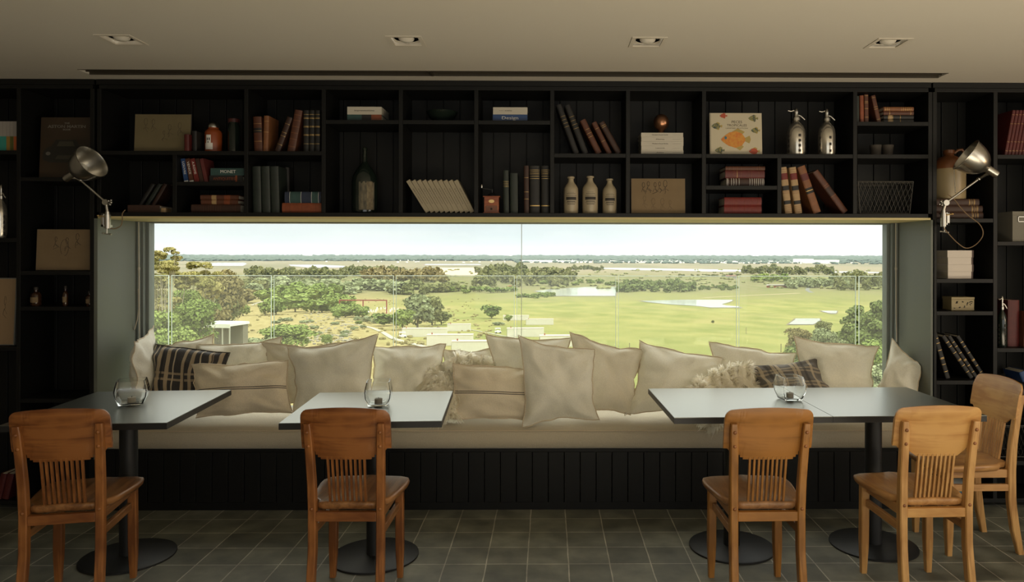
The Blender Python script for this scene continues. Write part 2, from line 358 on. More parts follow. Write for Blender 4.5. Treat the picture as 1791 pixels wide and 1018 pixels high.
wr = MB(); wr.box((XR, YB, 0), (XR + .15, -1.0, CEIL)); wr.box((XR, 2.2, 0), (XR + .15, D + .62, CEIL)); wr.box((XR, -1.0, 0), (XR + .15, 2.2, .6)); wr.box((XR, -1.0, 2.4), (XR + .15, 2.2, CEIL)); struct(wr.build('wall_right', M_wall))
wb_ = MB(); wb_.box((XL, YB - .15, 0), (-1.4, YB, CEIL)); wb_.box((3.8, YB - .15, 0), (XR, YB, CEIL)); wb_.box((-1.4, YB - .15, 0), (3.8, YB, .4)); wb_.box((-1.4, YB - .15, 2.45), (3.8, YB, CEIL)); struct(wb_.build('wall_rear', M_wall))
# wall behind the shelving, round the niche
SD = .30   # shelf depth
wf = MB(); Y0, Y1 = D + SD + .012, D + .62
wf.box((XL, Y0, 0), (NXL - .02, Y1, CEIL)); wf.box((NXR + .02, Y0, 0), (XR, Y1, CEIL)); wf.box((NXL - .02, Y0, NZT + .03), (NXR + .02, Y1, CEIL)); wf.box((NXL - .02, Y0, 0), (NXR + .02, Y1, .30))
struct(wf.build('wall_front', M_wall))

# reveal panels of the niche (painted), running to the window frame
RY = D + .40
for s, x in ((-1, NXL), (1, NXR)):
    b = MB(); b.box((x, D, .30), (x + s * .02, GY + .12, NZT)); 
    struct(b.build('trim_2', M_reveal))
struct(MB().box((NXL, D + .002, NZT), (NXR, GY + .12, NZT + .012)).build('trim_3', mat('soffit_paint', (.55, .46, .22), .6)))
# window: aluminium frame with two panes
ft = .055
frm = MB()
ZB = .505
gxl, gxr = at(263, 450, GY).x, at(1549, 450, GY).x
for s, x, g in ((-1, NXL, gxl), (1, NXR, gxr)):
    frm.box((x, GY - .015, ZB), (g, GY + .05, NZT), bev=.003)
    frm.box((x, GY - .045, ZB), (x + (g - x) * .62, GY - .015, NZT), bev=.003)
    frm.box((x, GY - .075, ZB), (x + (g - x) * .30, GY - .045, NZT), bev=.003)
frm.box((NXL, GY - .02, NZT - .008), (NXR, GY + .05, NZT)); frm.box((NXL, GY - .03, ZB - .05), (NXR, GY + .06, ZB))
w1 = struct(frm.build('window_1', M_frame))
sx = at(912, 450, GY).x
for i, (a, b_) in enumerate(((gxl - .005, sx - .002), (sx + .002, gxr + .005))):
    MB().box((a, GY + .012, ZB), (b_, GY + .024, NZT - .008)).build('window_pane', M_pane, w1)
MB().box((sx - .002, GY + .010, ZB), (sx + .002, GY + .026, NZT - .008)).build('silicone_joint', M_bedge, w1)

# ------------------------------------------------------------------ shelving
BT = .024
def board_back(b, x0, x1, z0, z1):
    """tongue and groove boards"""
    n = max(1, round((x1 - x0) / .105)); w = (x1 - x0) / n
    for i in range(n): b.box((x0 + i * w + .0025, D + SD - .012, z0), (x0 + (i + 1) * w - .0025, D + SD, z1), bev=.002)
    b.box((x0, D + SD, z0), (x1, D + SD + .011, z1))
def bookcase(name, label, x0, x1, z0, z1, verts, shelves, sides=True, fascia=None):
    """verts: (x, z0, z1); shelves: (z_top, x0, x1)"""
    r = empty(name, ((x0 + x1) / 2, D, z0), 0, label, 'bookcase'); o = Vector(r.location)
    def bl(b, nm): 
        ob = b.build(nm, M_black, r); ob.location = -o; return ob
    bb = MB(); board_back(bb, x0, x1, z0, z1); bl(bb, 'back_panel')
    for (x, a, c) in verts: bl(MB().box((x - BT / 2, D, a), (x + BT / 2, D + SD - .013, c), bev=.0015), 'upright')
    for (z, a, c) in shelves: bl(MB().box((a + BT / 2 + .0005, D + .001, z - BT), (c - BT / 2 - .0005, D + SD - .013, z), bev=.0015), 'shelf')
    if fascia: bl(MB().box((x0, D - .004, fascia[0]), (x1, D + .02, fascia[1])), 'fascia')
    return r
ZTOP = Za(158)
X = {k: Xa(k) for k in (168.5, 305, 430, 565.5, 700.5, 832.5, 965.5, 1098, 1231, 1363, 1495.5, 1627.5, 1741, 32)}
zs = lambda py: Za(py - 3.0)
ZM = NZT + BT + .012          # bottom board top, over the window
zA = zs(268.5)        # main middle shelf, left
zT = zs(213.5); zB2 = zs(271); zq = zs(322); zR = zs(326.5)
mid = bookcase('bookcase', 'long black bookcase of open compartments running above the window', X[168.5], X[1627.5], ZM - BT, CEIL - .002,
    [(X[305], ZM, zA - BT)] + [(X[k], ZM, ZTOP) for k in (430, 565.5, 700.5, 832.5, 965.5, 1098, 1231, 1495.5)] + [(X[1363], ZM, zB2 - BT)] + [(X[168.5] + .014, ZM, ZTOP), (X[1627.5] - .002, ZM, ZTOP)],
    [(ZM, X[168.5], X[1627.5]), (ZTOP + BT, X[168.5], X[1627.5]), (zA, X[168.5], X[430]), (zA, X[430], X[565.5]), (zq, X[305], X[430]),
     (zT, X[565.5], X[700.5]), (zT, X[700.5], X[832.5]), (zT, X[832.5], X[965.5]), (zB2, X[965.5], X[1098]), (zB2, X[1098], X[1231]), (zB2, X[1231], X[1495.5]),
     (zR, X[1231], X[1363]), (zT, X[1495.5], X[1627.5]), (zB2, X[1495.5], X[1627.5])], fascia=(ZTOP + BT, CEIL - .002))
z6 = zs(383.5); z7 = zs(490); z8 = zs(547); z9 = zs(669); z10 = .06
zr1 = zs(271); zr2 = zs(424); zr3 = zs(612); zr4 = zs(835); zr5 = zs(761)
XR2 = Xa(1741 + 113)
rightc = bookcase('bookcase', 'black bookcase to the right of the window, behind the jug and lamp', X[1627.5] + .012, XR - .01, .0, CEIL - .002,
    [(X[1627.5] + .025, z10, ZTOP), (X[1741], z10, ZTOP), (XR2, z10, ZTOP), (XR - .02 - BT / 2, z10, ZTOP)],
    [(z10, X[1627.5] + .012, XR - .01), (ZTOP + BT, X[1627.5] + .012, XR - .01), (z6, X[1627.5] + .025, X[1741]), (z7, X[1627.5] + .025, X[1741]), (z8, X[1627.5] + .025, X[1741]), (z9, X[1627.5] + .025, X[1741]), (zs(770), X[1627.5] + .025, X[1741]),
     (zr1, X[1741], XR2), (zr2, X[1741], XR2), (zr3, X[1741], XR2), (zs(700), X[1741], XR2), (zr4 + .08, X[1741], XR2)], fascia=(ZTOP + BT, CEIL - .002))
zl1 = zs(268.5); zl2 = zs(315); zl3 = zs(478); zl4 = zs(540); zl5 = zs(421); zl6 = zs(610)
leftc = bookcase('bookcase', 'black bookcase to the left of the window, holding the car book', XL + .01, X[168.5] - .012, .0, CEIL - .002,
    [(XL + .01 + BT / 2, z10, ZTOP), (X[32], z10, ZTOP), (X[168.5] - .026, z10, ZTOP)],
    [(z10  , XL + .01, X[168.5] - .012), (ZTOP + BT  , XL + .01, X[168.5] - .012), (zl1  , XL + .01, X[32]), (zl5  , XL + .01, X[32]), (zl6  , XL + .01, X[32]), (zl2, X[32], X[168.5] - .026), (zl3, X[32], X[168.5] - .026), (zl4, X[32], X[168.5] - .026), (zs(700), X[32], X[168.5] - .026)], fascia=(ZTOP + BT, CEIL - .002))

# ------------------------------------------------------------------ window bench and its mattress
ZBN = Za(785)
bench = empty('window_bench', ((NXL + NXR) / 2, D, 0), 0, 'black panelled bench built in under the long window', 'bench'); bo = -Vector(bench.location)
b = MB(); n = 52; w = (NXR - NXL - .02) / n
for i in range(n): b.box((NXL + .01 + i * w + .002, D, .045), (NXL + .01 + (i + 1) * w - .002, D + .014, ZBN - .02), bev=.002)
o = b.build('front_panel', M_black, bench); o.location = bo
o = MB().box((NXL + .01, D + .004, .001), (NXR - .01, D + .02, .045)).build('plinth', M_black, bench); o.location = bo
o = MB().box((NXL + .001, D + .001, ZBN - .02), (NXR - .001, GY - .035, ZBN), bev=.002).build('bench_top', M_black, bench); o.location = bo

ZM2 = .485          # mattress top
def mattress():
    b = MB(); x0, x1 = NXL + .008, NXR - .008; nx, sec = 200, []
    prof = [(.0, .0), (-.022, .012), (-.03, .05), (-.028, .085), (-.015, .108), (.02, .126), (.08, .133), (.2, .142), (.32, .152), (.42, .158), (.425, .06), (.42, .0)]
    for i in range(nx + 1):
        x = x0 + (x1 - x0) * i / nx; s = []
        for (dy, dz) in prof:
            w1 = mnoise.noise(Vector((x * 2.3, dy * 5, 3))) * .007 + mnoise.noise(Vector((x * 9, dy * 3, dz * 8))) * .0025
            ye = -.010 * max(0, w1 * 90) if dy < .05 else 0
            s.append(Vector((x, D + .004 + dy + (w1 * .9 if dy < .05 and dz > .005 else 0), ZBN + .001 + dz + (w1 if dz > .1 else 0))))
        sec.append(s)
    b.loft(sec); o = b.build('seat_cushion', M_seat, None); 
    for p in o.data.polygons: p.use_smooth = True
    o.data.set_sharp_from_angle(angle=math.radians(60))
    tag(o, 'long cream mattress covering the whole window bench', 'cushion')
    b = MB(); b.tube([(x0 + (x1 - x0) * i / 160, D - .018 + mnoise.noise(Vector((i * .13, 0, 0))) * .005, ZBN + .110 + mnoise.noise(Vector((i * .1, 4, 0))) * .003) for i in range(161)], .0035, 6)
    p = b.build('piping', M_pipe, o, smooth=True)
mattress()

# ------------------------------------------------------------------ cushions
def cushion(name, label, cat, c4, T, m, group=None, seed=0, pinch=.115, wr=.018, pipe=True, pipe_m=None):
    """c4: world corners TL TR BR BL; T half thickness; puffed case with a pinched edge and a corded seam"""
    TL, TR, BR, BL = c4; n = 26
    nrm = ((TR - BL).cross(TL - BR)).normalized()
    if nrm.y > 0: nrm = -nrm
    cen = (TL + TR + BR + BL) / 4
    r2 = random.Random(seed); off = Vector((r2.random() * 50, r2.random() * 50, r2.random() * 50))
    def base(u, v):
        uu = u * (1 - pinch * (1 - v * v) ** 1.0); vv = v * (1 - pinch * (1 - u * u) ** 1.0)
        a, c = (uu + 1) / 2, (vv + 1) / 2
        p = BL * (1 - a) * (1 - c) + BR * a * (1 - c) + TL * (1 - a) * c + TR * a * c
        e = mnoise.noise(Vector((u * 2.2, v * 2.2, 0)) + off) * .016 + mnoise.noise(Vector((u * 6, v * 6, 0)) + off) * .006
        ed = max(abs(u), abs(v)) ** 4
        return p + nrm * e * 1.2 * ed + (p - cen).normalized() * e * ed * .9
    def prm(i):
        t = -1 + 2 * i / n
        return math.sin(t * PI / 2) * .55 + t * .45
    b = bmesh.new(); V = {}
    for side in (1, -1):
        for i in range(n + 1):
            for j in range(n + 1):
                u, v = prm(i), prm(j); edge = i in (0, n) or j in (0, n)
                if side == -1 and edge: V[side, i, j] = V[1, i, j]; continue
                ui, vi = min(1, abs(u) / .95), min(1, abs(v) / .95)
                h = max(0, (1 - ui ** 2.4)) ** .62 * max(0, (1 - vi ** 2.4)) ** .62
                w = mnoise.noise(Vector((u * 1.6, v * 1.6, side * 3)) + off) * wr * 1.6
                ang = math.atan2(v, u)
                rr = math.hypot(u, v)
                w += wr * .75 * math.sin(ang * 9 + off.x + 3 * mnoise.noise(Vector((u * 2, v * 2, 9)) + off)) * min(1, rr) ** 2 * (1 - max(ui, vi) ** 6)
                w += wr * .6 * mnoise.ridged_multi_fractal(Vector((u * 1.3, v * 1.3 + u, side)) + off, 1, 2, 3, 1, 2) * h - wr * .5 * h
                V[side, i, j] = b.verts.new(base(u, v) + nrm * side * (T * h + w * (h > 0) * min(1, h * 3)) + nrm * side * (0 if edge else .0025))
    uvl = b.loops.layers.uv.new('UVMap')
    for side in (1, -1):
        for i in range(n):
            for j in range(n):
                q = [(i, j), (i + 1, j), (i + 1, j + 1), (i, j + 1)]
                if side == -1: q.reverse()
                try: f = b.faces.new([V[side, a, c] for a, c in q])
                except ValueError: continue
                f.smooth = True
                for lp, (a, c) in zip(f.loops, q): lp[uvl].uv = ((prm(a) + 1) / 2, (prm(c) + 1) / 2)
    bmesh.ops.recalc_face_normals(b, faces=b.faces)
    me = bpy.data.meshes.new(name); b.to_mesh(me); b.free()
    o = link_mesh(name, me, m); ss = o.modifiers.new('sub', 'SUBSURF'); ss.levels = 1; ss.render_levels = 1
    tag(o, label, cat, group)
    if pipe:
        N = 22; loop = [base(-1 + 2 * i / N, 1) for i in range(N)] + [base(1, 1 - 2 * i / N) for i in range(N)] + [base(1 - 2 * i / N, -1) for i in range(N)] + [base(-1, -1 + 2 * i / N) for i in range(N)]
        MB().tube(loop, .0032, 6, closed=True).build('piping', pipe_m or M_pipe, o, smooth=True)
    # tidy origin
    for ob in [o] + list(o.children):
        ob.data.transform(Matrix.Translation(-cen))
    o.location = cen
    return o
def cq(yt, yb, tl, tr, br, bl, dy=0):
    """corners from their place in the view at leaning depths D+yt (top) and D+yb (bottom); dy turns the right side nearer"""
    return [at(*tl, D + yt), at(*tr, D + yt - dy), at(*br, D + yb - dy), at(*bl, D + yb)]
CU = 'cushion'
G1 = None
cushion('cushion', 'narrow cream cushion standing edge-on against the left end of the niche', CU,
        [Vector((NXL + .12, GY - .10, .86 + .19)), Vector((NXL + .19, D + .03, .99)), Vector((NXL + .22, D + .01, .50)), Vector((NXL + .13, GY - .1, .50))], .055, M_linen, seed=1)
cushion('cushion', 'cream cushion behind the dark plaid one, its tip pointing up beside the left window frame', CU, cq(.40, .30, (256, 604), (374, 584), (385, 690), (262, 690)), .06, M_linen, seed=2)
cushion('cushion', 'cream cushion behind the striped one, third from the left along the window', CU, cq(.34, .22, (336, 600), (492, 592), (502, 700), (350, 700)), .07, M_linen, seed=3)
cushion('cushion', 'half hidden cream cushion left of the largest square one, showing a darker upper corner', CU, cq(.31, .18, (457, 598), (606, 600), (600, 708), (468, 712)), .055, M_linen2, seed=4)
cushion('cushion', 'largest square cream cushion, upright behind the second table from the left', CU, cq(.20, .06, (503, 606), (661, 586), (652, 726), (512, 729)), .085, M_linen, seed=5)
cushion('cushion', 'wide cream cushion with a frayed upper corner behind the candle glass of the second table', CU, cq(.33, .18, (648, 604), (781, 600), (776, 706), (645, 706)), .08, M_linen, seed=6)
cushion('cushion', 'low cream cushion showing only its top above the first sheepskin', CU, cq(.38, .30, (774, 611), (872, 606), (876, 700), (768, 700)), .055, M_linen2, seed=7)
cushion('cushion', 'square cream cushion behind the front centre one, left upper corner raised', CU, cq(.33, .20, (849, 585), (1000, 590), (990, 700), (860, 700)), .06, M_linen, seed=8)
cushion('cushion', 'upright square cream cushion standing in front of all others at the centre of the bench', CU, cq(.07, -.005, (906, 586), (1040, 611), (1047, 733), (914, 748)), .075, M_linen, seed=9)
cushion('cushion', 'cream cushion leaning just right of the front centre one, its left corner highest', CU, cq(.31, .15, (996, 580), (1129, 613), (1104, 727), (1008, 722)), .075, M_linen2, seed=10)
cushion('cushion', 'creased cream cushion behind the left corner of the long right-hand table', CU, cq(.32, .12, (1118, 594), (1268, 626), (1252, 722), (1094, 727)), .075, M_linen, seed=11, wr=.02)
cushion('cushion', 'cream cushion rising behind the second sheepskin and the grey plaid', CU, cq(.37, .26, (1239, 597), (1393, 618), (1388, 700), (1242, 704)), .06, M_linen, seed=12)
cushion('cushion', 'wide cream cushion to the right of the grey plaid, last one facing the room', CU, cq(.33, .22, (1388, 588), (1538, 606), (1527, 704), (1392, 706)), .075, M_linen, seed=13)
cushion('cushion', 'plump cream cushion propped against the right end of the niche', CU,
        [at(1562, 594, D + .33), at(1616, 640, D + .10), at(1604, 712, D + .06), at(1520, 712, D + .24)], .10, M_linen, seed=14)
cushion('cushion', 'dark plaid lumbar cushion at the left end of the bench', CU, cq(.27, .13, (242, 595), (402, 618), (384, 704), (232, 706), dy=.03), .06, M_plaid, seed=15, pinch=.06, pipe_m=mat('charcoal_cord', (.05, .045, .04), .9))
cushion('cushion', 'cream lumbar cushion with a crooked pair of dark stripes, nearest the left table', CU, cq(.13, .04, (334, 637), (505, 629), (512, 722), (342, 731)), .065, M_strip, seed=16, pinch=.07)
cushion('cushion', 'cream lumbar cushion with straight dark stripes left of the front centre cushion', CU, cq(.14, .06, (792, 636), (950, 644), (950, 735), (790, 733)), .06, M_strip, seed=17, pinch=.05)
cushion('cushion', 'grey and tan plaid cushion slumped behind the long table', CU, cq(.27, .12, (1302, 640), (1428, 628), (1462, 700), (1340, 704)), .065, M_plaid2, seed=18, pinch=.06, pipe=False)

def sheepskin(label, path, seed, nh=7000, hl=.05, m=M_fur):
    """path: list of (centre, half width vector); a draped hide carrying locks of wool"""
    r2 = random.Random(seed); bm = bmesh.new(); K = 10; rows = []
    for i in range(len(path)):
        c, hw, th = path[i]; row = []
        for k in range(K):
            a = 2 * PI * k / K; row.append(bm.verts.new(c + hw * math.cos(a) + th * math.sin(a)))
        rows.append(row)
    for a, b in zip(rows, rows[1:]):
        for k in range(K): bm.faces.new((a[k], a[(k + 1) % K], b[(k + 1) % K], b[k]))
    bm.faces.new(rows[0]); bm.faces.new(list(reversed(rows[-1])))
    bmesh.ops.recalc_face_normals(bm, faces=bm.faces)
    bmesh.ops.subdivide_edges(bm, edges=bm.edges, cuts=1, use_grid_fill=True, smooth=.6)
    bm.normal_update(); bm.faces.ensure_lookup_table()
    fs = [f for f in bm.faces]; ar = [f.calc_area() for f in fs]
    hb = bmesh.new()
    for f in r2.choices(fs, ar, k=nh):
        vs = [v.co for v in f.verts]; w = [r2.random() for _ in vs]; s = sum(w); p = sum((v * x for v, x in zip(vs, w)), Vector()) / s
        nn = f.normal; c0 = mnoise.noise(p * 14 + Vector((seed, 0, 0))); c1 = mnoise.noise(p * 14 + Vector((0, seed, 9))); c2 = mnoise.noise(p * 14 + Vector((5, seed, 1)))
        d = (nn * .7 + Vector((c0, c1, c2)) * 1.6 + Vector((r2.uniform(-.3, .3), r2.uniform(-.3, .3), r2.uniform(-.45, .1)))).normalized()
        L_ = hl * r2.uniform(.6, 1.15); side = d.cross(nn); side = side.normalized() if side.length > 1e-4 else Vector((1, 0, 0)); wd = .0034
        a = p; b_ = p + d * L_ * .5 + nn * .004; c = p + d * L_ + Vector((0, 0, -L_ * .25)) + Vector((c1, c2, c0)) * .012
        v = [hb.verts.new(q) for q in (a - side * wd, a + side * wd, b_ + side * wd * .8, b_ - side * wd * .8, c)]
        hb.faces.new((v[0], v[1], v[2], v[3])); hb.faces.new((v[3], v[2], v[4]))
    me = bpy.data.meshes.new('sheepskin'); bm.to_mesh(me); bm.free(); o = link_mesh('sheepskin', me, M_skin, smooth=True); tag(o, label, 'sheepskin')
    m2 = bpy.data.meshes.new('fleece'); hb.to_mesh(m2); hb.free(); f = link_mesh('fleece', m2, m, o); f['kind'] = 'stuff'
    return o
P = lambda px, py, dy: at(px, py, D + dy)
V3 = Vector
sheepskin('pale long-haired sheepskin draped over the cushions beside the second table, hanging to the mattress',
    [(P(862, 640, .30), V3((.03, .0, -.03)), V3((0, .01, .02))), (P(835, 642, .27), V3((.03, -.02, -.06)), V3((0, .01, .03))), (P(805, 641, .24), V3((.05, -.03, -.05)), V3((0, .02, .03))), (P(780, 655, .20), V3((.07, -.03, -.04)), V3((0, .03, .03))),
     (P(765, 678, .15), V3((.11, -.02, 0)), V3((0, .03, .03))), (P(770, 705, .09), V3((.10, 0, 0)), V3((0, .03, .02))), (P(775, 728, .05), V3((.07, 0, 0)), V3((0, .03, .015)))], 3, 13000, .062)
sheepskin('shaggy cream sheepskin bunched left of the grey plaid cushion, one end over the bench edge',
    [(P(1320, 660, .24), V3((.02, 0, -.05)), V3((0, .02, .03))), (P(1292, 664, .22), V3((.03, 0, -.07)), V3((0, .03, .04))), (P(1262, 676, .16), V3((.02, 0, -.07)), V3((0, .04, .04))), (P(1225, 690, .10), V3((.03, 0, -.05)), V3((0, .05, .03))), (P(1228, 712, .06), V3((.05, 0, 0)), V3((0, .02, .02))), (P(1245, 730, -.01), V3((.045, 0, 0)), V3((0, .012, .012))), (P(1250, 745, -.045), V3((.03, 0, 0)), V3((0, .008, .004)))], 5, 11000, .065)

# cushions press against each other: a cushion behind gives way to the one in front of it
from mathutils.bvhtree import BVHTree
CS = lambda k: bpy.data.objects['cushion' if k == 0 else 'cushion.%03d' % k]
SK = [bpy.data.objects['sheepskin'], bpy.data.objects['sheepskin.001']]
order = [CS(0), CS(13), CS(8), CS(16), CS(15), SK[0], SK[1], CS(17), CS(14), CS(4), CS(9), CS(5), CS(10), CS(12), CS(3), CS(2), CS(7), CS(11), CS(6), CS(1)]
trees_ = []
for o in order:
    parts = [o] + [c for c in o.children if c.name.startswith('piping')]
    if o not in SK:
        for tv in trees_:
            for q in parts:
                for v in q.data.vertices:
                    w = v.co + o.location
                    if not (tv[1][0] - .01 < w.x < tv[1][1] + .01): continue
                    h = tv[0].ray_cast(Vector((w.x, D + 1.5, w.z)), Vector((0, -1, 0)))
                    if h[0] is not None and w.y < h[0].y + .008: v.co.y = h[0].y + .008 - o.location.y
        for q in parts:
            for v in q.data.vertices:
                w = v.co + o.location; m_ = .004
                v.co.x = min(max(w.x, NXL + m_), NXR - m_) - o.location.x
                v.co.y = min(w.y, GY - (.085 if abs(w.x) > 1.9 and (w.x < gxl or w.x > gxr) else .006)) - o.location.y
                v.co.z = max(w.z, ZBN + .125 + .09 * max(0, w.y - D - .05)) - o.location.z
    L0 = o.location if o not in SK else Vector((0, 0, 0))
    vs_ = [v.co + L0 for v in o.data.vertices]
    trees_.append((BVHTree.FromPolygons(vs_, [tuple(p.vertices) for p in o.data.polygons]), (min(v.x for v in vs_), max(v.x for v in vs_))))

# ------------------------------------------------------------------ chairs
cy_, sy_ = math.cos(YAW), math.sin(YAW)
def cw(xc, d): return (xc * cy_ + d * sy_, -xc * sy_ + d * cy_)      # distance right of and in front of the eye -> room x, y
POST = [(.148, -.215, 0), (.1445, -.19, .12), (.1425, -.172, .26), (.1425, -.17, .42), (.1445, -.178, .55), (.148, -.195, .68), (.153, -.215, .80)]
def post_y(z):
    for a, b in zip(POST, POST[1:]):
        if a[2] <= z <= b[2] + .1: 
            if z <= b[2] or b is POST[-1]:
                t = (z - a[2]) / (b[2] - a[2]); return a[1] + (b[1] - a[1]) * t
    return POST[-1][1]
def make_chair(wd, label, steps=True):
    M, MX, MS = WOODS[wd]
    r = empty('dining_chair', label=label, cat='chair', group=None)
    for s in (-1, 1):
        b = MB(); secs = []
        N = 26
        for i in range(N + 1):
            t = i / N; z = .80 * t
            for a, c in zip(POST, POST[1:]):
                if z <= c[2] + 1e-6: break
            q = (z - a[2]) / (c[2] - a[2]); q2 = q
            x = a[0] + (c[0] - a[0]) * q; y = a[1] + (c[1] - a[1]) * q
            hx = .0165 if z > .1 else .0135 + .03 * z; hy = .020 - (.006 * max(0, (z - .45) / .35)) if z > .12 else .015 + .04 * z
            if z > .79: hx *= .8; hy *= .8
            secs.append([Vector((s * x + dx * hx, y + dy * hy, z)) for dx, dy in ((-1, -.75), (-.75, -1), (.75, -1), (1, -.75), (1, .75), (.75, 1), (-.75, 1), (-1, .75))])
        b.loft(secs); post = b.build('back_post', M, r, smooth=True)
        for (x, z) in ((.151, .765), (.1485, .705), (.1425, .436)):
            MB().sphere((s * x, post_y(z) - (.0165 if z > .6 else .020), z), .0075, (1, .55, 1), 12).build('bolt', WOODS['mid'][0] if wd != 'mid' else M, post, smooth=True)
        b = MB(); secs = []
        for i in range(9):
            z = .425 * i / 8; h = .0185 if z > .14 else .0125 + .043 * z
            secs.append([Vector((s * .152 + dx * h + (s * .004 * (1 - z / .425)), .155 + dy * h, z)) for dx, dy in ((-1, -.8), (-.8, -1), (.8, -1), (1, -.8), (1, .8), (.8, 1), (-.8, 1), (-1, .8))])
        b.loft(secs); b.build('leg', M, r, smooth=True)
        MB().box((s * .145 - .010, -.152, .318), (s * .145 + .010, .137, .352), bev=.003).build('side_stretcher', MS, r)
        MB().box((s * .140 - .009, -.150, .384), (s * .140 + .009, .137, .424), bev=.002).build('side_apron', MS, r)
    MB().box((-.1265, -.186, .382), (.1265, -.160, .422), bev=.003).build('rear_apron', MX, r)
    MB().box((-.134, .145, .384), (.134, .165, .424), bev=.003).build('front_apron', MX, r)
    # saddle seat
    out = [(0, -.172), (.05, -.172), (.10, -.170), (.123, -.165), (.126, -.145), (.135, -.12), (.165, -.10), (.180, -.04), (.192, .03), (.201, .10), (.2, .155), (.188, .195), (.155, .218), (.10, .228), (.05, .231), (0, .232)]
    full = out + [(-x, y) for x, y in reversed(out[1:-1])]
    n = len(full); bm = bmesh.new()
    def topz(x, y):
        g = math.exp(-(((abs(x) - .085) / .06) ** 2 + ((y + .01) / .12) ** 2))
        return .457 - .013 * g + .004 * math.exp(-(x / .03) ** 2) * (y > 0) - .006 * max(0, y - .15) / .08 + .004 * max(0, -y - .1) / .07
    rings = []
    for (sc, dz, top) in ((.0, 0, 1), (.25, 0, 1), (.5, 0, 1), (.7, 0, 1), (.85, 0, 1), (.95, 0, 1), (.985, -.003, 1), (1.0, -.011, 1), (.985, -.024, 1), (.94, -.034, 1)):
        if sc == 0: continue
        rings.append([bm.verts.new((x * sc, (y - .03) * sc + .03, topz(x * sc, (y - .03) * sc + .03) + dz)) for x, y in full])
    cv = bm.verts.new((0, .03, topz(0, .03))); c2 = bm.verts.new((0, .03, .421))
    for i in range(n): bm.faces.new((cv, rings[0][i], rings[0][(i + 1) % n])); bm.faces.new((c2, rings[-1][(i + 1) % n], rings[-1][i]))
    for a, b_ in zip(rings, rings[1:]):
        for i in range(n): bm.faces.new((a[i], b_[i], b_[(i + 1) % n], a[(i + 1) % n]))
    bmesh.ops.recalc_face_normals(bm, faces=bm.faces)
    me = bpy.data.meshes.new('seat'); bm.to_mesh(me); bm.free(); link_mesh('seat', me, MS, r, smooth=True)
    # broad curved top panel
    W = .187
    def zhi(x):
        a = abs(x)
        if a > W - .035: return .858 - .04 * (1 - math.sqrt(max(0, 1 - ((a - W + .035) / .035) ** 2)))
        return .869 - .011 * (a / (W - .035)) ** 2
    def zlo(x):
        a = abs(x)
        if a > .168: return .688
        if a > .128: return .676
        if steps: return .662 if a > .118 else (.652 if a > .106 else .643)
        return .645 + .03 * max(0, (a - .09) / .04)
    xs = [-W, -W + .003, -W + .008, -W + .016, -W + .026, -.1605 - .001, -.15, -.1405, -.1281, -.1279, -.1181, -.1179, -.1061, -.1059, -.09, -.07, -.05, -.025, 0]
    xs = xs + [-x for x in reversed(xs[:-1])]
    bm = bmesh.new(); cols = []
    NZ = 8
    for x in xs:
        lo, hi = zlo(x), zhi(x); col = []
        for k in range(NZ + 1):
            z = lo + (hi - lo) * k / NZ; y = post_y(min(z, .83)) - (max(0, z - .80) * .17) + .026 - .020 * (1 - (x / W) ** 2)
            th = .0075 * (1 if 0 < k < NZ else .55)
            col.append((bm.verts.new((x, y - th, z)), bm.verts.new((x, y + th, z))))
        cols.append(col)
    for a, b_ in zip(cols, cols[1:]):
        for k in range(NZ):
            bm.faces.new((a[k][0], b_[k][0], b_[k + 1][0], a[k + 1][0])); bm.faces.new((a[k][1], a[k + 1][1], b_[k + 1][1], b_[k][1]))
        bm.faces.new((a[0][0], a[0][1], b_[0][1], b_[0][0])); bm.faces.new((a[NZ][0], b_[NZ][0], b_[NZ][1], a[NZ][1]))
    for col in (cols[0], cols[-1]):
        for k in range(NZ): bm.faces.new((col[k][0], col[k + 1][0], col[k + 1][1], col[k][1]))
    bmesh.ops.recalc_face_normals(bm, faces=bm.faces)
    me = bpy.data.meshes.new('back_panel'); bm.to_mesh(me); bm.free(); o = link_mesh('back_panel', me, MX, r, smooth=True); me.set_sharp_from_angle(angle=math.radians(40))
    for i in range(9):
        x = (i - 4) * .0192; yb = post_y(.66) + .026 - .020 * (1 - (x / W) ** 2)
        b = MB(); b.loft([[Vector((x * k + dx * .0042, y + dy * .006, z)) for dx, dy in ((-1, -1), (1, -1), (1, 1), (-1, 1))] for (k, y, z) in ((.98, -.150, .45), (1, yb, .655))])
        b.build('slat', M, r)
    return r
chA = make_chair('mid', 'reddish brown slat-back chair at the leftmost table, turned a little to the left')
x, y = cw(-2.085, 3.165); chA.location = (x, y, 0); chA.rotation_euler.z = .19
chB = copy_tree(chA); chB['label'] = 'brown slat-back chair with its back to us at the second table from the left'
x, y = cw(-.88, 3.20); chB.location = (x, y, 0); chB.rotation_euler.z = -.005
chC = make_chair('amber', 'orange-brown slat-back chair at the left half of the long table'); x, y = cw(.885, 3.21); chC.location = (x, y, 0); chC.rotation_euler.z = .02
chD = make_chair('pale', 'light oak slat-back chair, back to us, at the right half of the long table', steps=False); x, y = cw(1.617, 3.26); chD.location = (x, y, 0); chD.rotation_euler.z = .03
chE = copy_tree(chD); chE['label'] = 'light oak slat-back chair side-on at the right end of the long table'
x, y = cw(2.115, 3.765); chE.location = (x, y, 0); chE.rotation_euler.z = PI / 2 + .02

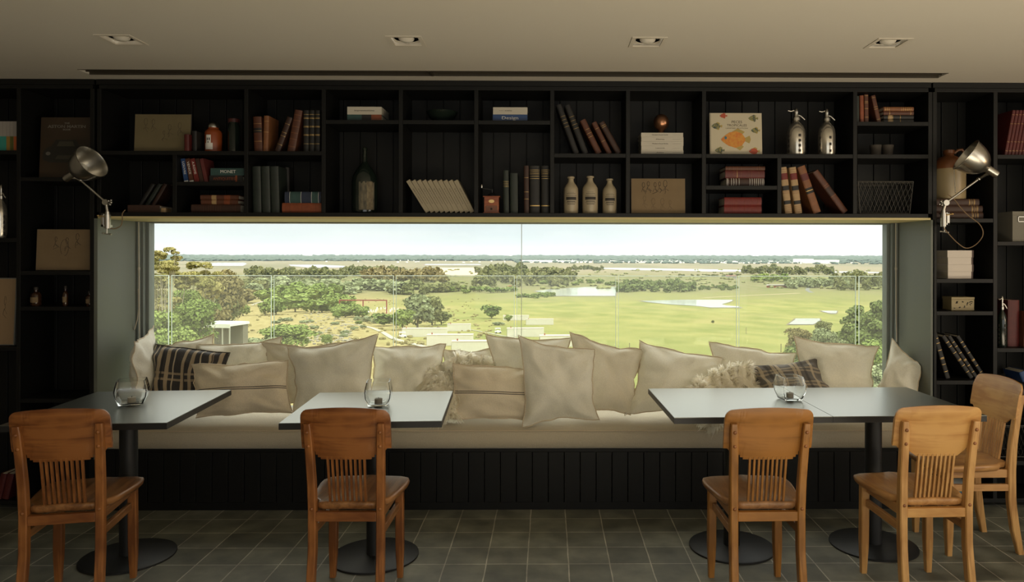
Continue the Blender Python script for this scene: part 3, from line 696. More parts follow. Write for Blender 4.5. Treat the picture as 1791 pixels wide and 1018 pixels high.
# ------------------------------------------------------------------ tables
def make_table(corners, label, base, dia=.43):
    """corners: top outline FL FR BR BL in room x, y"""
    r = empty('pedestal_table', (*base, 0), 0, label, 'table'); o = Vector((*base, 0)); H = .75
    def slab(z0, z1, inset, nm, m, bev):
        b = MB(); c = sum((Vector(q) for q in corners), Vector((0, 0))) / 4
        pts = [Vector(q) + (c - Vector(q)).normalized() * inset for q in corners]
        A = [b.bm.verts.new((p.x, p.y, z0)) for p in pts]; B = [b.bm.verts.new((p.x, p.y, z1)) for p in pts]
        b.bm.faces.new(list(reversed(A))); b.bm.faces.new(B)
        for i in range(4): b.bm.faces.new((A[i], A[(i + 1) % 4], B[(i + 1) % 4], B[i]))
        if bev: bmesh.ops.bevel(b.bm, geom=list(b.bm.edges), offset=bev, segments=2, affect='EDGES')
        ob = b.build(nm, m, r); ob.location = -o; return ob
    slab(H - .030, H - .003, 0, 'edge_band', M_tedge, .0012)
    slab(H - .003, H, .0012, 'tabletop', M_table, .0006)
    ob = MB().cyl((0, 0, .012), (0, 0, H - .036), .041, seg=40).build('pole', M_iron, r, smooth=True)
    MB().lathe([(dia / 2, 0), (dia / 2, .008), (dia / 2 - .006, .011), (.06, .013), (.045, .016)], 72).build('base_plate', M_iron, r, smooth=True)
    MB().box((-.15, -.15, H - .036), (.15, .15, H - .0305)).build('mounting_plate', M_iron, r)
    return r
def tc(*px):
    return [tuple(onz(a, b, .75).xy) for a, b in px]
T1 = tc((-9, 744), (287, 740), (408.4, 681.3), (176, 685.2)); T2 = tc((480, 740), (766, 736.6), (797.4, 683.4), (564.7, 686.9))
T3 = tc((1177.6, 731), (1456, 728), (1363, 678.6), (1134.9, 679.2)); T4 = tc((1456.6, 728), (1731, 725), (1600, 676.6), (1363, 678.2))
def rect(T):
    """square the measured corners up"""
    v = [Vector(p) for p in T]; c = sum(v, Vector((0, 0))) / 4; ux = ((v[1] - v[0]) + (v[2] - v[3])) / 2; w = ux.length; ux.normalize(); uy = Vector((-ux.y, ux.x)); h = ((v[3] - v[0]).dot(uy) + (v[2] - v[1]).dot(uy)) / 2
    return [tuple(c + ux * a * w / 2 + uy * b_ * h / 2) for a, b_ in ((-1, -1), (1, -1), (1, 1), (-1, 1))]
T1 = rect(T1); T2 = rect(T2); T3 = rect(T3)
v1, v2 = Vector(T3[1]), Vector(T3[2]); ux = (v1 - Vector(T3[0])).normalized(); g = .0004; off = Vector((.004, -.006))
T4 = [tuple(v1 + ux * g + off * .0), tuple(v1 + ux * .735 + off * .0), tuple(v2 + ux * .735), tuple(v2 + ux * g)]
mk = lambda T: tuple(sum((Vector(q) for q in T), Vector((0, 0))) / 4)
make_table(T1, 'square black pedestal table furthest left', mk(T1))
make_table(T2, 'square black pedestal table second from the left, a pale window sheen on its top', mk(T2))
make_table(T3, 'left half of the long pair of black tables, holding the candle glass', mk(T3))
make_table(T4, 'right half of the long pair of black tables, nearest the jug shelves', mk(T4))

def candle_glass(px, py, w, rz, label, wax, h=.124):
    p = onz(px, py, .75); r = empty('candle_glass', (p.x, p.y, .7505), rz, label, 'candle holder')
    k = w / .15
    prof_o = [(.0, 0), (.040 * k, 0), (.052 * k, .006), (.068 * k, .045), (.071 * k, .075), (.066 * k, .10), (.060 * k, h)]
    prof_i = [(.056 * k, h), (.062 * k, .10), (.066 * k, .075), (.063 * k, .046), (.046 * k, .014), (.036 * k, .010), (0, .010)]
    MB().lathe(prof_o + prof_i, 64, sq=12).build('glass_bowl', M_glass, r, smooth=True, weld=True)
    tl = MB().cyl((0, 0, .0105), (0, 0, .034), .019, seg=24).build('tealight', wax, r, smooth=True)
    MB().cyl((0, 0, .034), (0, 0, .041), .0012, seg=6).build('wick', M_ink, tl)
wax = mat('grey_wax', (.34, .31, .26), .6); wax2 = mat('ivory_wax', (.5, .45, .36), .6)
candle_glass(230.5, 707.5, .158, .42, 'clear glass candle bowl on the leftmost table', wax2)
candle_glass(662, 709.5, .140, .15, 'clear glass candle bowl on the second table from the left', wax)
candle_glass(1381, 699.5, .138, .12, 'clear glass candle bowl on the long table', wax)

# ------------------------------------------------------------------ clamp lamps
def clamp_lamp(label, tube_px, elbow_px, neck_px, rim_px, axis, Y, cord, mirror=1):
    base = at(tube_px[0], tube_px[1], Y); r = empty('clamp_lamp', base, 0, label, 'lamp')
    L = lambda p: p - base
    el = L(at(*elbow_px, Y)); nk = L(at(*neck_px, Y - .03)); rim = L(at(*rim_px, Y - .07)); ax = Vector(axis).normalized()
    b = MB(); b.cyl((0, 0, -.045), (0, 0, .035), .017, seg=24); b.cyl((0, 0, .035), (0, 0, .052), .013, seg=20); b.cyl((0, 0, .052), el, .009, seg=16); b.build('stem', M_steel, r, smooth=True)
    s = -mirror
    b = MB(); b.box((s * .012, -.012, -.036), (s * .032, .07, -.022), bev=.002); b.box((s * .012, -.012, .030), (s * .032, .07, .040), bev=.002); b.box((s * .016, -.012, -.036), (s * .032, -.002, .040), bev=.002); clp = b.build('clamp', M_steel, r)
    b = MB(); b.cyl((s * .022, .03, -.075), (s * .022, .03, -.02), .004, seg=10); b.cyl((s * .022 - .022, .03, -.072), (s * .022 + .022, .03, -.078), .0035, seg=8); b.sphere((s * .022 - .022, .03, -.072), .006); b.sphere((s * .022 + .022, .03, -.078), .006); b.build('thumbscrew', M_steel, clp, smooth=True)
    b = MB(); b.cyl((0, -.008, .02), (-mirror * .04, -.02, .028), .0035, seg=8); b.sphere((-mirror * .042, -.02, .028), .006); b.build('lever', M_brass, clp, smooth=True)
    b = MB(); b.sphere(el, .019); b.cyl(el + Vector((mirror * .006, -.022, 0)), el + Vector((mirror * .006, .022, 0)), .017, seg=16)
    for k in range(5): a = 2 * PI * k / 5; b.sphere(el + Vector((mirror * .028 + .006 * math.cos(a), -.005 + .008 * math.sin(a * 2), .013 * math.sin(a))), .007, seg=8)
    b.build('elbow_knob', M_steel, r, smooth=True)
    b = MB(); b.cyl(el, nk, .0065, seg=14); b.build('arm', M_steel, r, smooth=True)
    q = ax.to_track_quat('Z', 'Y').to_matrix().to_4x4(); M_ = Matrix.Translation(rim) @ q
    # shade opens along +z of its own axis, rim at 0
    po = [(.0, -.205), (.014, -.205), (.020, -.200), (.0215, -.192), (.0215, -.140), (.030, -.132), (.050, -.118), (.070, -.095), (.085, -.062), (.093, -.028), (.097, -.002), (.101, 0), (.101, .004), (.097, .004)]
    pi_ = [(.094, -.002), (.090, -.028), (.082, -.060), (.067, -.092), (.048, -.113), (.028, -.125), (0, -.127)]
    shd = MB().lathe(po + pi_, 56, M_).build('lamp_shade', M_steel, r, smooth=True, weld=True)
    cap = rim + ax * -.165; dn = (nk - cap).normalized()
    b = MB(); b.cyl(cap + dn * .012, cap + dn * .03, .012, seg=14); b.sphere(nk, .012); b.cyl(cap + dn * .02, nk, .008, seg=12); b.build('swivel', M_steel, r, smooth=True)
    MB().sphere(rim - ax * .075, .028, seg=20).build('bulb', mat('frosted_bulb', (.7, .68, .6), .3), shd, smooth=True)
    pts = [L(at(px, py, yy)) for px, py, yy in cord]
    sm = []
    for i in range(len(pts) - 1):
        p0 = pts[max(0, i - 1)]; p1 = pts[i]; p2 = pts[i + 1]; p3 = pts[min(len(pts) - 1, i + 2)]
        for k in range(8):
            t = k / 8; sm.append(.5 * ((2 * p1) + (p2 - p0) * t + (2 * p0 - 5 * p1 + 4 * p2 - p3) * t * t + (-p0 + 3 * p1 - 3 * p2 + p3) * t ** 3))
    sm.append(pts[-1]); MB().tube(sm, .0028, 6).build('power_cord', mat('brown_cord', (.20, .13, .07), .7), r, smooth=True)
    return r
YL = D - .045
lf = clamp_lamp('steel clamp lamp at the upper left corner of the window, its shade turned toward us', (188, 386), (185.5, 354), (141, 315), (160.5, 283), (.86, -.19, .47), YL,
    [(190, 399, YL), (200, 400, YL), (211, 395, YL + .0), (214, 385, YL), (214, 374, YL), (219, 367, YL)], 1)
rt = clamp_lamp('steel clamp lamp at the right corner of the window, shade tipped up', (1650, 383), (1654, 355), (1712, 313), (1690, 271), (-.78, .16, .58), YL,
    [(1650, 398, YL), (1662, 412, YL), (1676, 426, YL), (1690, 434.0, YL + .01), (1705, 429, YL + .02), (1717, 416, YL), (1719, 404, YL), (1712, 391, YL), (1695, 378, YL), (1680, 363, YL), (1670, 350, YL), (1658, 340, YL)], -1)
b = MB()
p0 = at(1668.5, 294, YL - .03) - rt.location; p1 = at(1671, 337, YL - .03) - rt.location
for i in range(22): b.sphere(p0 + (p1 - p0) * i / 21, .0032, seg=6)
b.build('pull_chain', M_steel, rt, smooth=True)

# ------------------------------------------------------------------ ceiling fittings
M_trim = mat('downlight_trim', (.60, .55, .46), .6); M_refl = mat('downlight_reflector', (.62, .58, .50), .5)
names = ['above the car book', 'above the multicoloured book', 'above the fish book', 'above the right clamp lamp']
for (x, y), nm in zip(DL, names):
    y = DLY; r = empty('downlight', (x, y, CEIL), 0, 'square recessed downlight in the ceiling ' + nm, 'ceiling light', 'recessed downlights')
    b = MB(); a, c = .084, .066
    for (x0, y0, x1, y1) in ((-a, -a, a, -c), (-a, c, a, a), (-a, -c, -c, c), (c, -c, a, c)): b.box((x0, y0, -.003), (x1, y1, .004))
    b.build('frame', M_trim, r)
    b = MB(); b.lathe([(.062, .012), (.060, .010), (.058, .012), (.046, .045), (.036, .060)], 32); b.build('reflector', M_refl, r, smooth=True)
    MB().box((-.066, -.066, .012), (.066, .066, .09)).build('housing', M_trim, r)
    MB().lathe([(.0, -.006), (.02, -.004), (.034, .004), (.038, .012)], 24).build('lens', M_refl, r, smooth=True)
r = empty('air_diffuser', ((sxl + sxr) / 2, (sy0 + sy1) / 2, CEIL), 0, 'very long dark slot air diffuser in the ceiling over the bookcase', 'air vent'); o_ = -Vector(r.location)
w_ = sy1 - sy0
o = MB().box((sxl + .001, sy0 + .001, CEIL + .05), (sxr - .001, sy1 - .001, CEIL + .06)).build('plenum', M_iron, r); o.location = o_
for k in range(4):
    y = sy0 + w_ * (k) / 3; y = min(max(y, sy0 + .0036), sy1 - .0036)
    o = MB().box((sxl + .001, y - .003, CEIL - (.002 if k in (0, 3) else -.006)), (sxr - .001, y + .003, CEIL + .05)).build('blade', mat('bronze_slot', (.06, .05, .035), .4, metal=.3), r); o.location = o_
p = onz(756, 130, CEIL); o = MB().box((p.x - .012, sy0 + .001, CEIL - .003), (p.x + .004, sy1 - .001, CEIL + .02)).build('joint_plate', mat('bronze_slot', (0, 0, 0)), r); o.location = o_

# blind cords at both ends of the window
for label, strands in (('pale blind cord hanging down the left window frame', [[(242.5, 388), (243, 470), (243.5, 560), (244, 594)], [(242, 505), (242.8, 540), (240, 560), (235, 577)]]),
                       ('pale blind cord hanging down the right window frame', [[(1566.5, 390), (1567, 480), (1567.5, 560), (1568.5, 598)]])):
    YY = GY - .10
    base = at(*strands[0][0], YY); b = MB()
    for sdef in strands: b.tube([at(px, py, YY) - base for px, py in sdef], .0032, 6)
    o = b.build('blind_cord', M_cord, None, smooth=True); o.location = base; tag(o, label, 'cord')
    MB().sphere(at(strands[0][1][0], 470, YY) - base, .007, (1, 1, 1.8)).build('cord_toggle', M_cord, o, smooth=True)

# ================================================================== OUTSIDE
GZ = [(0, -2), (8, -5), (25, -9), (60, -14), (120, -18.3), (190, -21.7), (300, -29.5), (400, -35), (600, -43.5), (800, -48.3), (1000, -50), (4300, -50), (7600, -20), (9000, -20), (16000, -30)]
def gz(d):
    for (a, za), (b, zb) in zip(GZ, GZ[1:]):
        if d <= b: return za + (zb - za) * (d - a) / (b - a)
    return GZ[-1][1]
def gpt(px, py):
    """the point of the land seen at this place in the view"""
    r = ray(px, py); h = math.hypot(r.x, r.y); lo, hi = 5., 15000.
    for _ in range(50):
        m = (lo + hi) / 2
        if EYE + r.z / h * m > gz(m): lo = m
        else: hi = m
    return Vector((r.x / h * lo, r.y / h * lo, gz(lo)))
def gat(px, d):
    r = ray(px, 446); h = math.hypot(r.x, r.y); return Vector((r.x / h * d, r.y / h * d, gz(d)))

def land_material():
    m = bpy.data.materials.new('grassland'); m.use_nodes = True; nt = m.node_tree; b = nt.nodes['Principled BSDF']; L = nt.links.new; N = nt.nodes.new
    b.inputs['Roughness'].default_value = 1; b.inputs['Specular IOR Level'].default_value = .05
    g = N('ShaderNodeNewGeometry'); sp = N('ShaderNodeSeparateXYZ'); L(g.outputs['Position'], sp.inputs[0])
    def noise_(sc, det=5, dist=0.):
        mpn = N('ShaderNodeMapping'); mpn.inputs['Scale'].default_value = sc; L(g.outputs['Position'], mpn.inputs[0]); n = N('ShaderNodeTexNoise'); n.inputs['Scale'].default_value = 1; n.inputs['Detail'].default_value = det; n.inputs['Distortion'].default_value = dist; L(mpn.outputs[0], n.inputs[0]); return n.outputs[0]
    def rng(v, a, c, d=0., e_=1.):
        r_ = N('ShaderNodeMapRange'); L(v, r_.inputs[0]); r_.inputs[1].default_value = a; r_.inputs[2].default_value = c; r_.inputs[3].default_value = d; r_.inputs[4].default_value = e_; return r_.outputs[0]
    def mixc(f, c1, c2):
        x = N('ShaderNodeMix'); x.data_type = 'RGBA'; L(f, x.inputs[0])
        for i, c in ((6, c1), (7, c2)):
            if isinstance(c, tuple): x.inputs[i].default_value = (*c, 1)
            else: L(c, x.inputs[i])
        return x.outputs[2]
    def math_(op, a, c):
        x = N('ShaderNodeMath'); x.operation = op
        for i, v in ((0, a), (1, c)):
            if isinstance(v, float): x.inputs[i].default_value = v
            else: L(v, x.inputs[i])
        return x.outputs[0]
    n1 = noise_((.012, .005, .01), 6, .6); n2 = noise_((.05, .02, .05), 6); n3 = noise_((.4, .15, .3), 4)
    green = mixc(rng(n2, .35, .65), (.15, .165, .05), (.23, .22, .08))
    straw = mixc(rng(n3, .35, .65), (.21, .17, .07), (.30, .255, .125))
    ratio = math_('DIVIDE', sp.outputs['X'], sp.outputs['Y'])
    side = rng(math_('ADD', ratio, math_('MULTIPLY', n1, .5)), -.02, .10, 1., 0.)      # drier ground to the west
    near = mixc(side, green, straw)
    near = mixc(rng(n1, .54, .66, 0., .45), near, straw)
    far = mixc(rng(n2, .4, .6), (.17, .155, .085), (.125, .13, .055))
    flats = mixc(rng(noise_((.002, .0006, 1), 4), .4, .6), (.185, .165, .105), (.14, .135, .08))
    dist = sp.outputs['Y']
    c = mixc(rng(math_('ADD', dist, math_('MULTIPLY', n1, 300.)), 850., 1250.), near, far)
    c = mixc(rng(dist, 1700., 2400.), c, flats)
    L(c, b.inputs['Base Color']); return m
def terrain():
    bm = bmesh.new(); rows = []; rs = []; d = 11.
    while d < 16000: rs.append(d); d *= 1.045
    na = 120
    for d in rs:
        row = []
        for i in range(na + 1):
            a = math.radians(-56 + 112 * i / na); x, y = math.sin(a) * d, math.cos(a) * d
            row.append(bm.verts.new((x, y, gz(d))))
        rows.append(row)
    for a, b in zip(rows, rows[1:]):
        for i in range(na): bm.faces.new((a[i], a[i + 1], b[i + 1], b[i]))
    me = bpy.data.meshes.new('ground'); bm.to_mesh(me); bm.free(); return struct(link_mesh('ground', me, land_material(), smooth=True))
terrain()
def patch(name, label, cat, rows, m, lift=.25, smooth=True, kind=None, jit=.0):
    """a sheet lying on the land: rows of (py, xl, xr)"""
    bm = bmesh.new(); R_ = []; K = 10; rr = random.Random(len(rows) + int(rows[0][1]))
    fine = []
    for a, b in zip(rows, rows[1:]):
        for k in range(3):
            t = k / 3; fine.append([a[i] + (b[i] - a[i]) * t for i in range(3)])
    fine.append(list(rows[-1]))
    for py, xl, xr in fine:
        w = (xr - xl) * jit; xl += rr.uniform(-w, w); xr += rr.uniform(-w, w)
        row = []
        for i in range(K + 1):
            p = gpt(xl + (xr - xl) * i / K, py); row.append(bm.verts.new(p + Vector((0, 0, lift))))
        R_.append(row)
    for a, b in zip(R_, R_[1:]):
        for i in range(K): bm.faces.new((a[i], a[i + 1], b[i + 1], b[i]))
    bmesh.ops.recalc_face_normals(bm, faces=bm.faces)
    me = bpy.data.meshes.new(name); bm.to_mesh(me); bm.free(); o = link_mesh(name, me, m); 
    if o.data.polygons and o.data.polygons[0].normal.z < 0: o.data.flip_normals()
    return tag(o, label, cat, kind=kind)
M_water = mat('still_water', (.42, .44, .43), .12, spec=1.)
M_sand = mat('pale_sand', (.40, .31, .21), .95, var=((.01, .01, .01), .5, (.30, .23, .15)))
M_mud = mat('shore_mud', (.12, .095, .06), .95)
M_track = mat('chalk_track', (.36, .33, .27), .95)
lakes = [('centre lagoon running left to right beside the tree belt', [(501.5, 1045, 1077), (503.5, 1000, 1078), (506, 962, 1082), (509, 936, 1082), (512, 945, 1078), (515, 958, 1077), (517.8, 968, 1076)]),
         ('nearer curved lagoon right of the glass joint, under the lone fence posts', [(524.8, 1195, 1281), (526.5, 1119, 1281), (529, 1135, 1275), (532.5, 1170, 1262), (534.5, 1205, 1270), (536, 1225, 1290), (538.2, 1242, 1297)]),
         ('small upper pond beside the pine clump on the right', [(544, 1436, 1464), (546, 1441, 1464), (548.8, 1453, 1462)]),
         ('lower pond partly behind the brown treetops on the right', [(557.5, 1392, 1434), (561, 1389, 1434), (564, 1384, 1432), (568, 1379, 1422)]),
         ('broad tidal water far behind the left trees', [(459.5, 380, 428), (461.5, 345, 432), (465, 335, 425)]),
         ('thin tidal channel far off, left of centre', [(463, 505, 560), (465, 508, 602), (468, 540, 610)]),
         ('thin bright channel far off above the sand dunes', [(461.8, 745, 838), (463.6, 742, 842)]),
         ('long bright channel right of the dark wood, far off', [(468.6, 1050, 1085), (470, 1052, 1180), (472, 1085, 1299), (473.6, 1190, 1299), (475, 1240, 1299)]),
         ('bright channel right of the far grove, far off', [(474.8, 1454, 1500), (476.6, 1454, 1549), (477.6, 1500, 1549)])]
for lb, rows in lakes:
    lk = patch('lake', lb, 'water', rows, M_water, .25)
    w = max(1.5, .02 * (rows[-1][2] - rows[-1][1]))
    sh = patch('shore', None, None, [(rows[0][0] - .5, rows[0][1] - 3, rows[0][2] + 3)] + [(py, xl - 4, xr + 2) for py, xl, xr in rows] + [(rows[-1][0] + .8, rows[-1][1] - 3, rows[-1][2] + 1)], M_mud, .10)
    sh.parent = lk
for lb, rows in (('pinkish sand dunes in the middle distance left of the glass joint', [(468, 770, 850), (471, 762, 905), (475, 765, 845), (479, 770, 842), (481.5, 790, 838)]),
                 ('narrow pale sand bank among the trees left of the dunes', [(474, 624, 658), (477, 622, 660), (480, 640, 662)]),
                 ('far white sand strip below the wooded horizon', [(453.5, 615, 690), (455, 612, 700), (456, 616, 690)]),
                 ('sandy strip far right of centre under the town', [(452, 860, 980), (454.5, 845, 990), (456, 870, 960)])):
    patch('sand_flat', lb, 'sand', rows, M_sand, .18, jit=.03)
def track(label, pts, w, m=None):
    bm = bmesh.new(); L_ = []
    fine = []
    for a, b in zip(pts, pts[1:]):
        for k in range(4): fine.append((a[0] + (b[0] - a[0]) * k / 4, a[1] + (b[1] - a[1]) * k / 4))
    fine.append(pts[-1]); W_ = [gpt(*p) for p in fine]
    for i, p in enumerate(W_):
        t = (W_[min(i + 1, len(W_) - 1)] - W_[max(i - 1, 0)]); t.z = 0; t.normalize(); s_ = Vector((-t.y, t.x, 0)) * w / 2
        q = []
        for v in (p + s_, p - s_): q.append(bm.verts.new((v.x, v.y, gz(math.hypot(v.x, v.y)) + .16)))
        L_.append(q)
    for a, b in zip(L_, L_[1:]): bm.faces.new((a[0], a[1], b[1], b[0]))
    me = bpy.data.meshes.new('footpath'); bm.to_mesh(me); bm.free(); o = link_mesh('footpath', me, m or M_track)
    if o.data.polygons[0].normal.z < 0: o.data.flip_normals()
    tag(o, label, 'path')
track('pale gravel track curving down to the white container cabins', [(601, 567), (627, 568.5), (651, 574), (669.5, 581.5), (686, 592), (712, 600), (731, 604), (760, 612)], 1.9)
track('short pale path near the lone round tree at left', [(440, 534), (450, 530), (463, 526.5)], 3.0)
track('thin pale path right of the container cabins', [(823, 577), (850, 582), (880, 588), (905, 592)], .9)
track('winding grey lane on the far right fields', [(1424, 501), (1413, 504), (1412, 508), (1420, 512)], 6, mat('asphalt', (.12, .12, .115), .9))
track('thin dirt road crossing the far right fields', [(1230, 521), (1290, 518), (1350, 515), (1400, 513)], 5, M_sand)

# ---- vegetation
def leaf_mat(name, c1, c2):
    m = bpy.data.materials.new(name); m.use_nodes = True; nt = m.node_tree; b = nt.nodes['Principled BSDF']; L = nt.links.new; N = nt.nodes.new
    oi = N('ShaderNodeObjectInfo'); n = N('ShaderNodeTexNoise'); tc = N('ShaderNodeTexCoord'); n.inputs['Scale'].default_value = 7; L(tc.outputs['Object'], n.inputs[0])
    ad = N('ShaderNodeMath'); ad.operation = 'MULTIPLY_ADD'; L(oi.outputs['Random'], ad.inputs[0]); ad.inputs[1].default_value = .6; L(n.outputs[0], ad.inputs[2])
    mr = N('ShaderNodeMapRange'); mr.inputs[1].default_value = .4; mr.inputs[2].default_value = 1.2; L(ad.outputs[0], mr.inputs[0])
    x = N('ShaderNodeMix'); x.data_type = 'RGBA'; L(mr.outputs[0], x.inputs[0]); x.inputs[6].default_value = (*c1, 1); x.inputs[7].default_value = (*c2, 1)
    L(x.outputs[2], b.inputs['Base Color']); b.inputs['Roughness'].default_value = .8; b.inputs['Specular IOR Level'].default_value = .15
    MATS[name] = m; return m
LM = {'oak': leaf_mat('bright_leaves', (.135, .19, .045), (.215, .265, .075)), 'pine': leaf_mat('pine_needles', (.10, .135, .04), (.16, .20, .065)), 'euc': leaf_mat('eucalyptus_leaves', (.22, .21, .065), (.32, .28, .11)),
      'grey': leaf_mat('grey_green_leaves', (.19, .22, .11), (.28, .31, .18)), 'belt': leaf_mat('olive_belt_leaves', (.13, .145, .055), (.20, .20, .085)), 'brown': leaf_mat('russet_leaves', (.17, .145, .06), (.24, .20, .09))}
M_bark = mat('tree_bark', (.16, .13, .09), .95); M_palebark = mat('pale_bark', (.34, .30, .22), .9)
def tree_mesh(kind, seed, nq, sz, shape, asp=1.):
    """unit tree: 1 tall, 1 wide, foot at the origin; returns crown mesh and trunk mesh"""
    r = random.Random(seed); bm = bmesh.new(); blobs = []
    if shape == 'dome':
        for i in range(16):
            a = r.uniform(0, 2 * PI); q = r.random() ** .5 * .32; z = .62 + r.uniform(-.28, .2) - q * .25; blobs.append((Vector((q * math.cos(a), q * math.sin(a), z)), r.uniform(.12, .21)))
        blobs.append((Vector((0, 0, .6)), .3)); blobs.append((Vector((0, 0, .38)), .3))
    elif shape == 'umbrella':
        for i in range(14):
            a = r.uniform(0, 2 * PI); q = .08 + r.random() * .32; z = .95 - q * .4 - r.random() * .35; blobs.append((Vector((q * math.cos(a), q * math.sin(a), z)), r.uniform(.09, .17)))
    elif shape == 'mound':
        for i in range(14):
            a = r.uniform(0, 2 * PI); q = r.random() ** .5 * .36; z = .5 - q * .5 + r.uniform(-.15, .3); blobs.append((Vector((q * math.cos(a), q * math.sin(a), z)), r.uniform(.13, .2)))
        blobs.append((Vector((0, 0, .4)), .35)); blobs.append((Vector((0, 0, .18)), .36))
    elif shape == 'pine':
        for i in range(12):
            z = .25 + .7 * i / 11; q = (1.05 - z) * .34; a = i * 2.4; blobs.append((Vector((q * math.cos(a), q * math.sin(a), z)), .10 + .16 * (1 - z)))
        blobs.append((Vector((0, 0, .4)), .28))
    if asp < .8:
        if shape == 'umbrella': blobs = [(Vector((c.x, c.y, 1 - asp * (1.02 - c.z) * 1.5)), rad) for c, rad in blobs]
        else: blobs = [(Vector((c.x, c.y, 1 - asp * (1 - c.z))), rad) for c, rad in blobs] + [(Vector((r.uniform(-.25, .25), r.uniform(-.25, .25), 1 - asp * r.uniform(.7, 1.6))), r.uniform(.15, .26)) for _ in range(12)]
    else: asp = 1.
    tot = sum(b[1] ** 2 for b in blobs); umb = shape == 'umbrella'
    for c, rad in blobs:
        for _ in range(int(nq * rad ** 2 / tot)):
            n = Vector((r.gauss(0, 1), r.gauss(0, 1), r.gauss(0, 1))).normalized(); n.z = abs(n.z) * 1.0 if r.random() < .7 else n.z
            p = c + Vector((n.x, n.y, n.z * (.5 if umb else .85) * asp)) * rad * (r.uniform(.75, 1.06))
            if p.z < .02: continue
            u = (n + Vector((r.gauss(0, .6), r.gauss(0, .6), r.gauss(0, .6)))).normalized(); a = u.orthogonal().normalized(); a.rotate(Matrix.Rotation(r.uniform(0, 6.3), 3, u)); b_ = u.cross(a)
            s = sz * r.uniform(.6, 1.3); a = Vector((a.x, a.y, a.z * asp)); b_ = Vector((b_.x, b_.y, b_.z * asp))
            vs = [bm.verts.new(p + a * s * x + b_ * s * y) for x, y in ((-1, -.2), (-.2, -.8), (.9, -.3), (1, .4), (.1, .9), (-.8, .6))]
            bm.faces.new(vs)
    me = bpy.data.meshes.new('crown'); bm.to_mesh(me); bm.free(); me.materials.append(LM[kind])
    b = MB(); pts = [Vector((0, 0, -.02)), Vector((.01, .0, .25)), Vector((-.01, .01, .5)), Vector((0, 0, .75))]; b.tube(pts, [.03, .022, .016, .006], 7)
    for c, rad in blobs[:8]: b.tube([Vector((0, 0, .22 + .2 * r.random())), (c + Vector((0, 0, .3))) * .5 * 1.0, c], [.014, .010, .004], 5)
    t = bpy.data.meshes.new('tree'); bmesh.ops.recalc_face_normals(b.bm, faces=b.bm.faces); b.bm.to_mesh(t); b.bm.free(); t.materials.append(M_palebark if kind in ('euc', 'brown') else M_bark)
    return t, me
SH = {'oak': 'dome', 'pine': 'pine', 'euc': 'umbrella', 'grey': 'dome', 'belt': 'dome', 'brown': 'dome', 'shrub': 'mound'}
TM = {}
def get_tree(kind, lod, k, shape=None, asp=1.):
    asp = round(asp, 1) if lod == 'near' else 1.
    key = (kind, lod, k, shape, asp)
    if key not in TM:
        nq, sz = {'near': (5200, .022), 'mid': (1500, .05), 'far': (420, .10)}[lod]
        if kind == 'euc' and lod == 'near': nq = 5200; sz = .024
        TM[key] = tree_mesh(kind, hash((kind, k)) % 1000 if False else k * 17 + len(kind), nq, sz, shape or SH[kind], asp)
    return TM[key]
TREES = 0
def plant(p, w, h, kind, lod, label, group=None, shape=None):
    global TREES; TREES += 1
    t, c = get_tree(kind, lod, rnd.randrange(3), shape, w / h)
    nm = 'shrub' if 'bush' in label or 'shrub' in label else 'tree'
    o = bpy.data.objects.new(nm, t); COL.objects.link(o); o.location = p; o.scale = (w, w, h); o.rotation_euler.z = rnd.uniform(0, 6.28)
    c_ = bpy.data.objects.new('crown', c); COL.objects.link(c_); c_.parent = o
    tag(o, label, nm, group); return o
def tree_px(cx, top, base, w, kind, label, group=None, shape=None, d=None, lod=None):
    p = gat(cx, d) if d else gpt(cx, base); dd = math.hypot(p.x, p.y)
    h = (446 - top) / F * dd + EYE - p.z if d else (base - top) * dd / F
    lod = lod or ('near' if dd < 260 else 'mid' if dd < 560 else 'far')
    return plant(p - Vector((0, 0, .02 * h)), w * dd / F * 1.0, max(.5, h), kind, lod, label, group, shape)
ORD = 'leftmost second third fourth fifth sixth seventh eighth ninth tenth eleventh twelfth thirteenth fourteenth fifteenth sixteenth seventeenth eighteenth nineteenth twentieth 21st 22nd 23rd 24th 25th 26th 27th 28th 29th 30th'.split()
def clump(n, x0, x1, b0, b1, ht, w, kind, label, group, shape=None):
    """n trees with feet seen between b0 and b1"""
    for i in range(n):
        x = x0 + (x1 - x0) * (i + rnd.uniform(.1, .9)) / n; b_ = rnd.uniform(b0, b1)
        tree_px(x, b_ - ht * rnd.uniform(.75, 1.15), b_, w * rnd.uniform(.8, 1.25), kind, (ORD[i] if i == 0 else ORD[i] + ' from the left') + ', ' + label, group, shape or ('mound' if kind in ('belt', 'brown', 'grey', 'pine') else None))
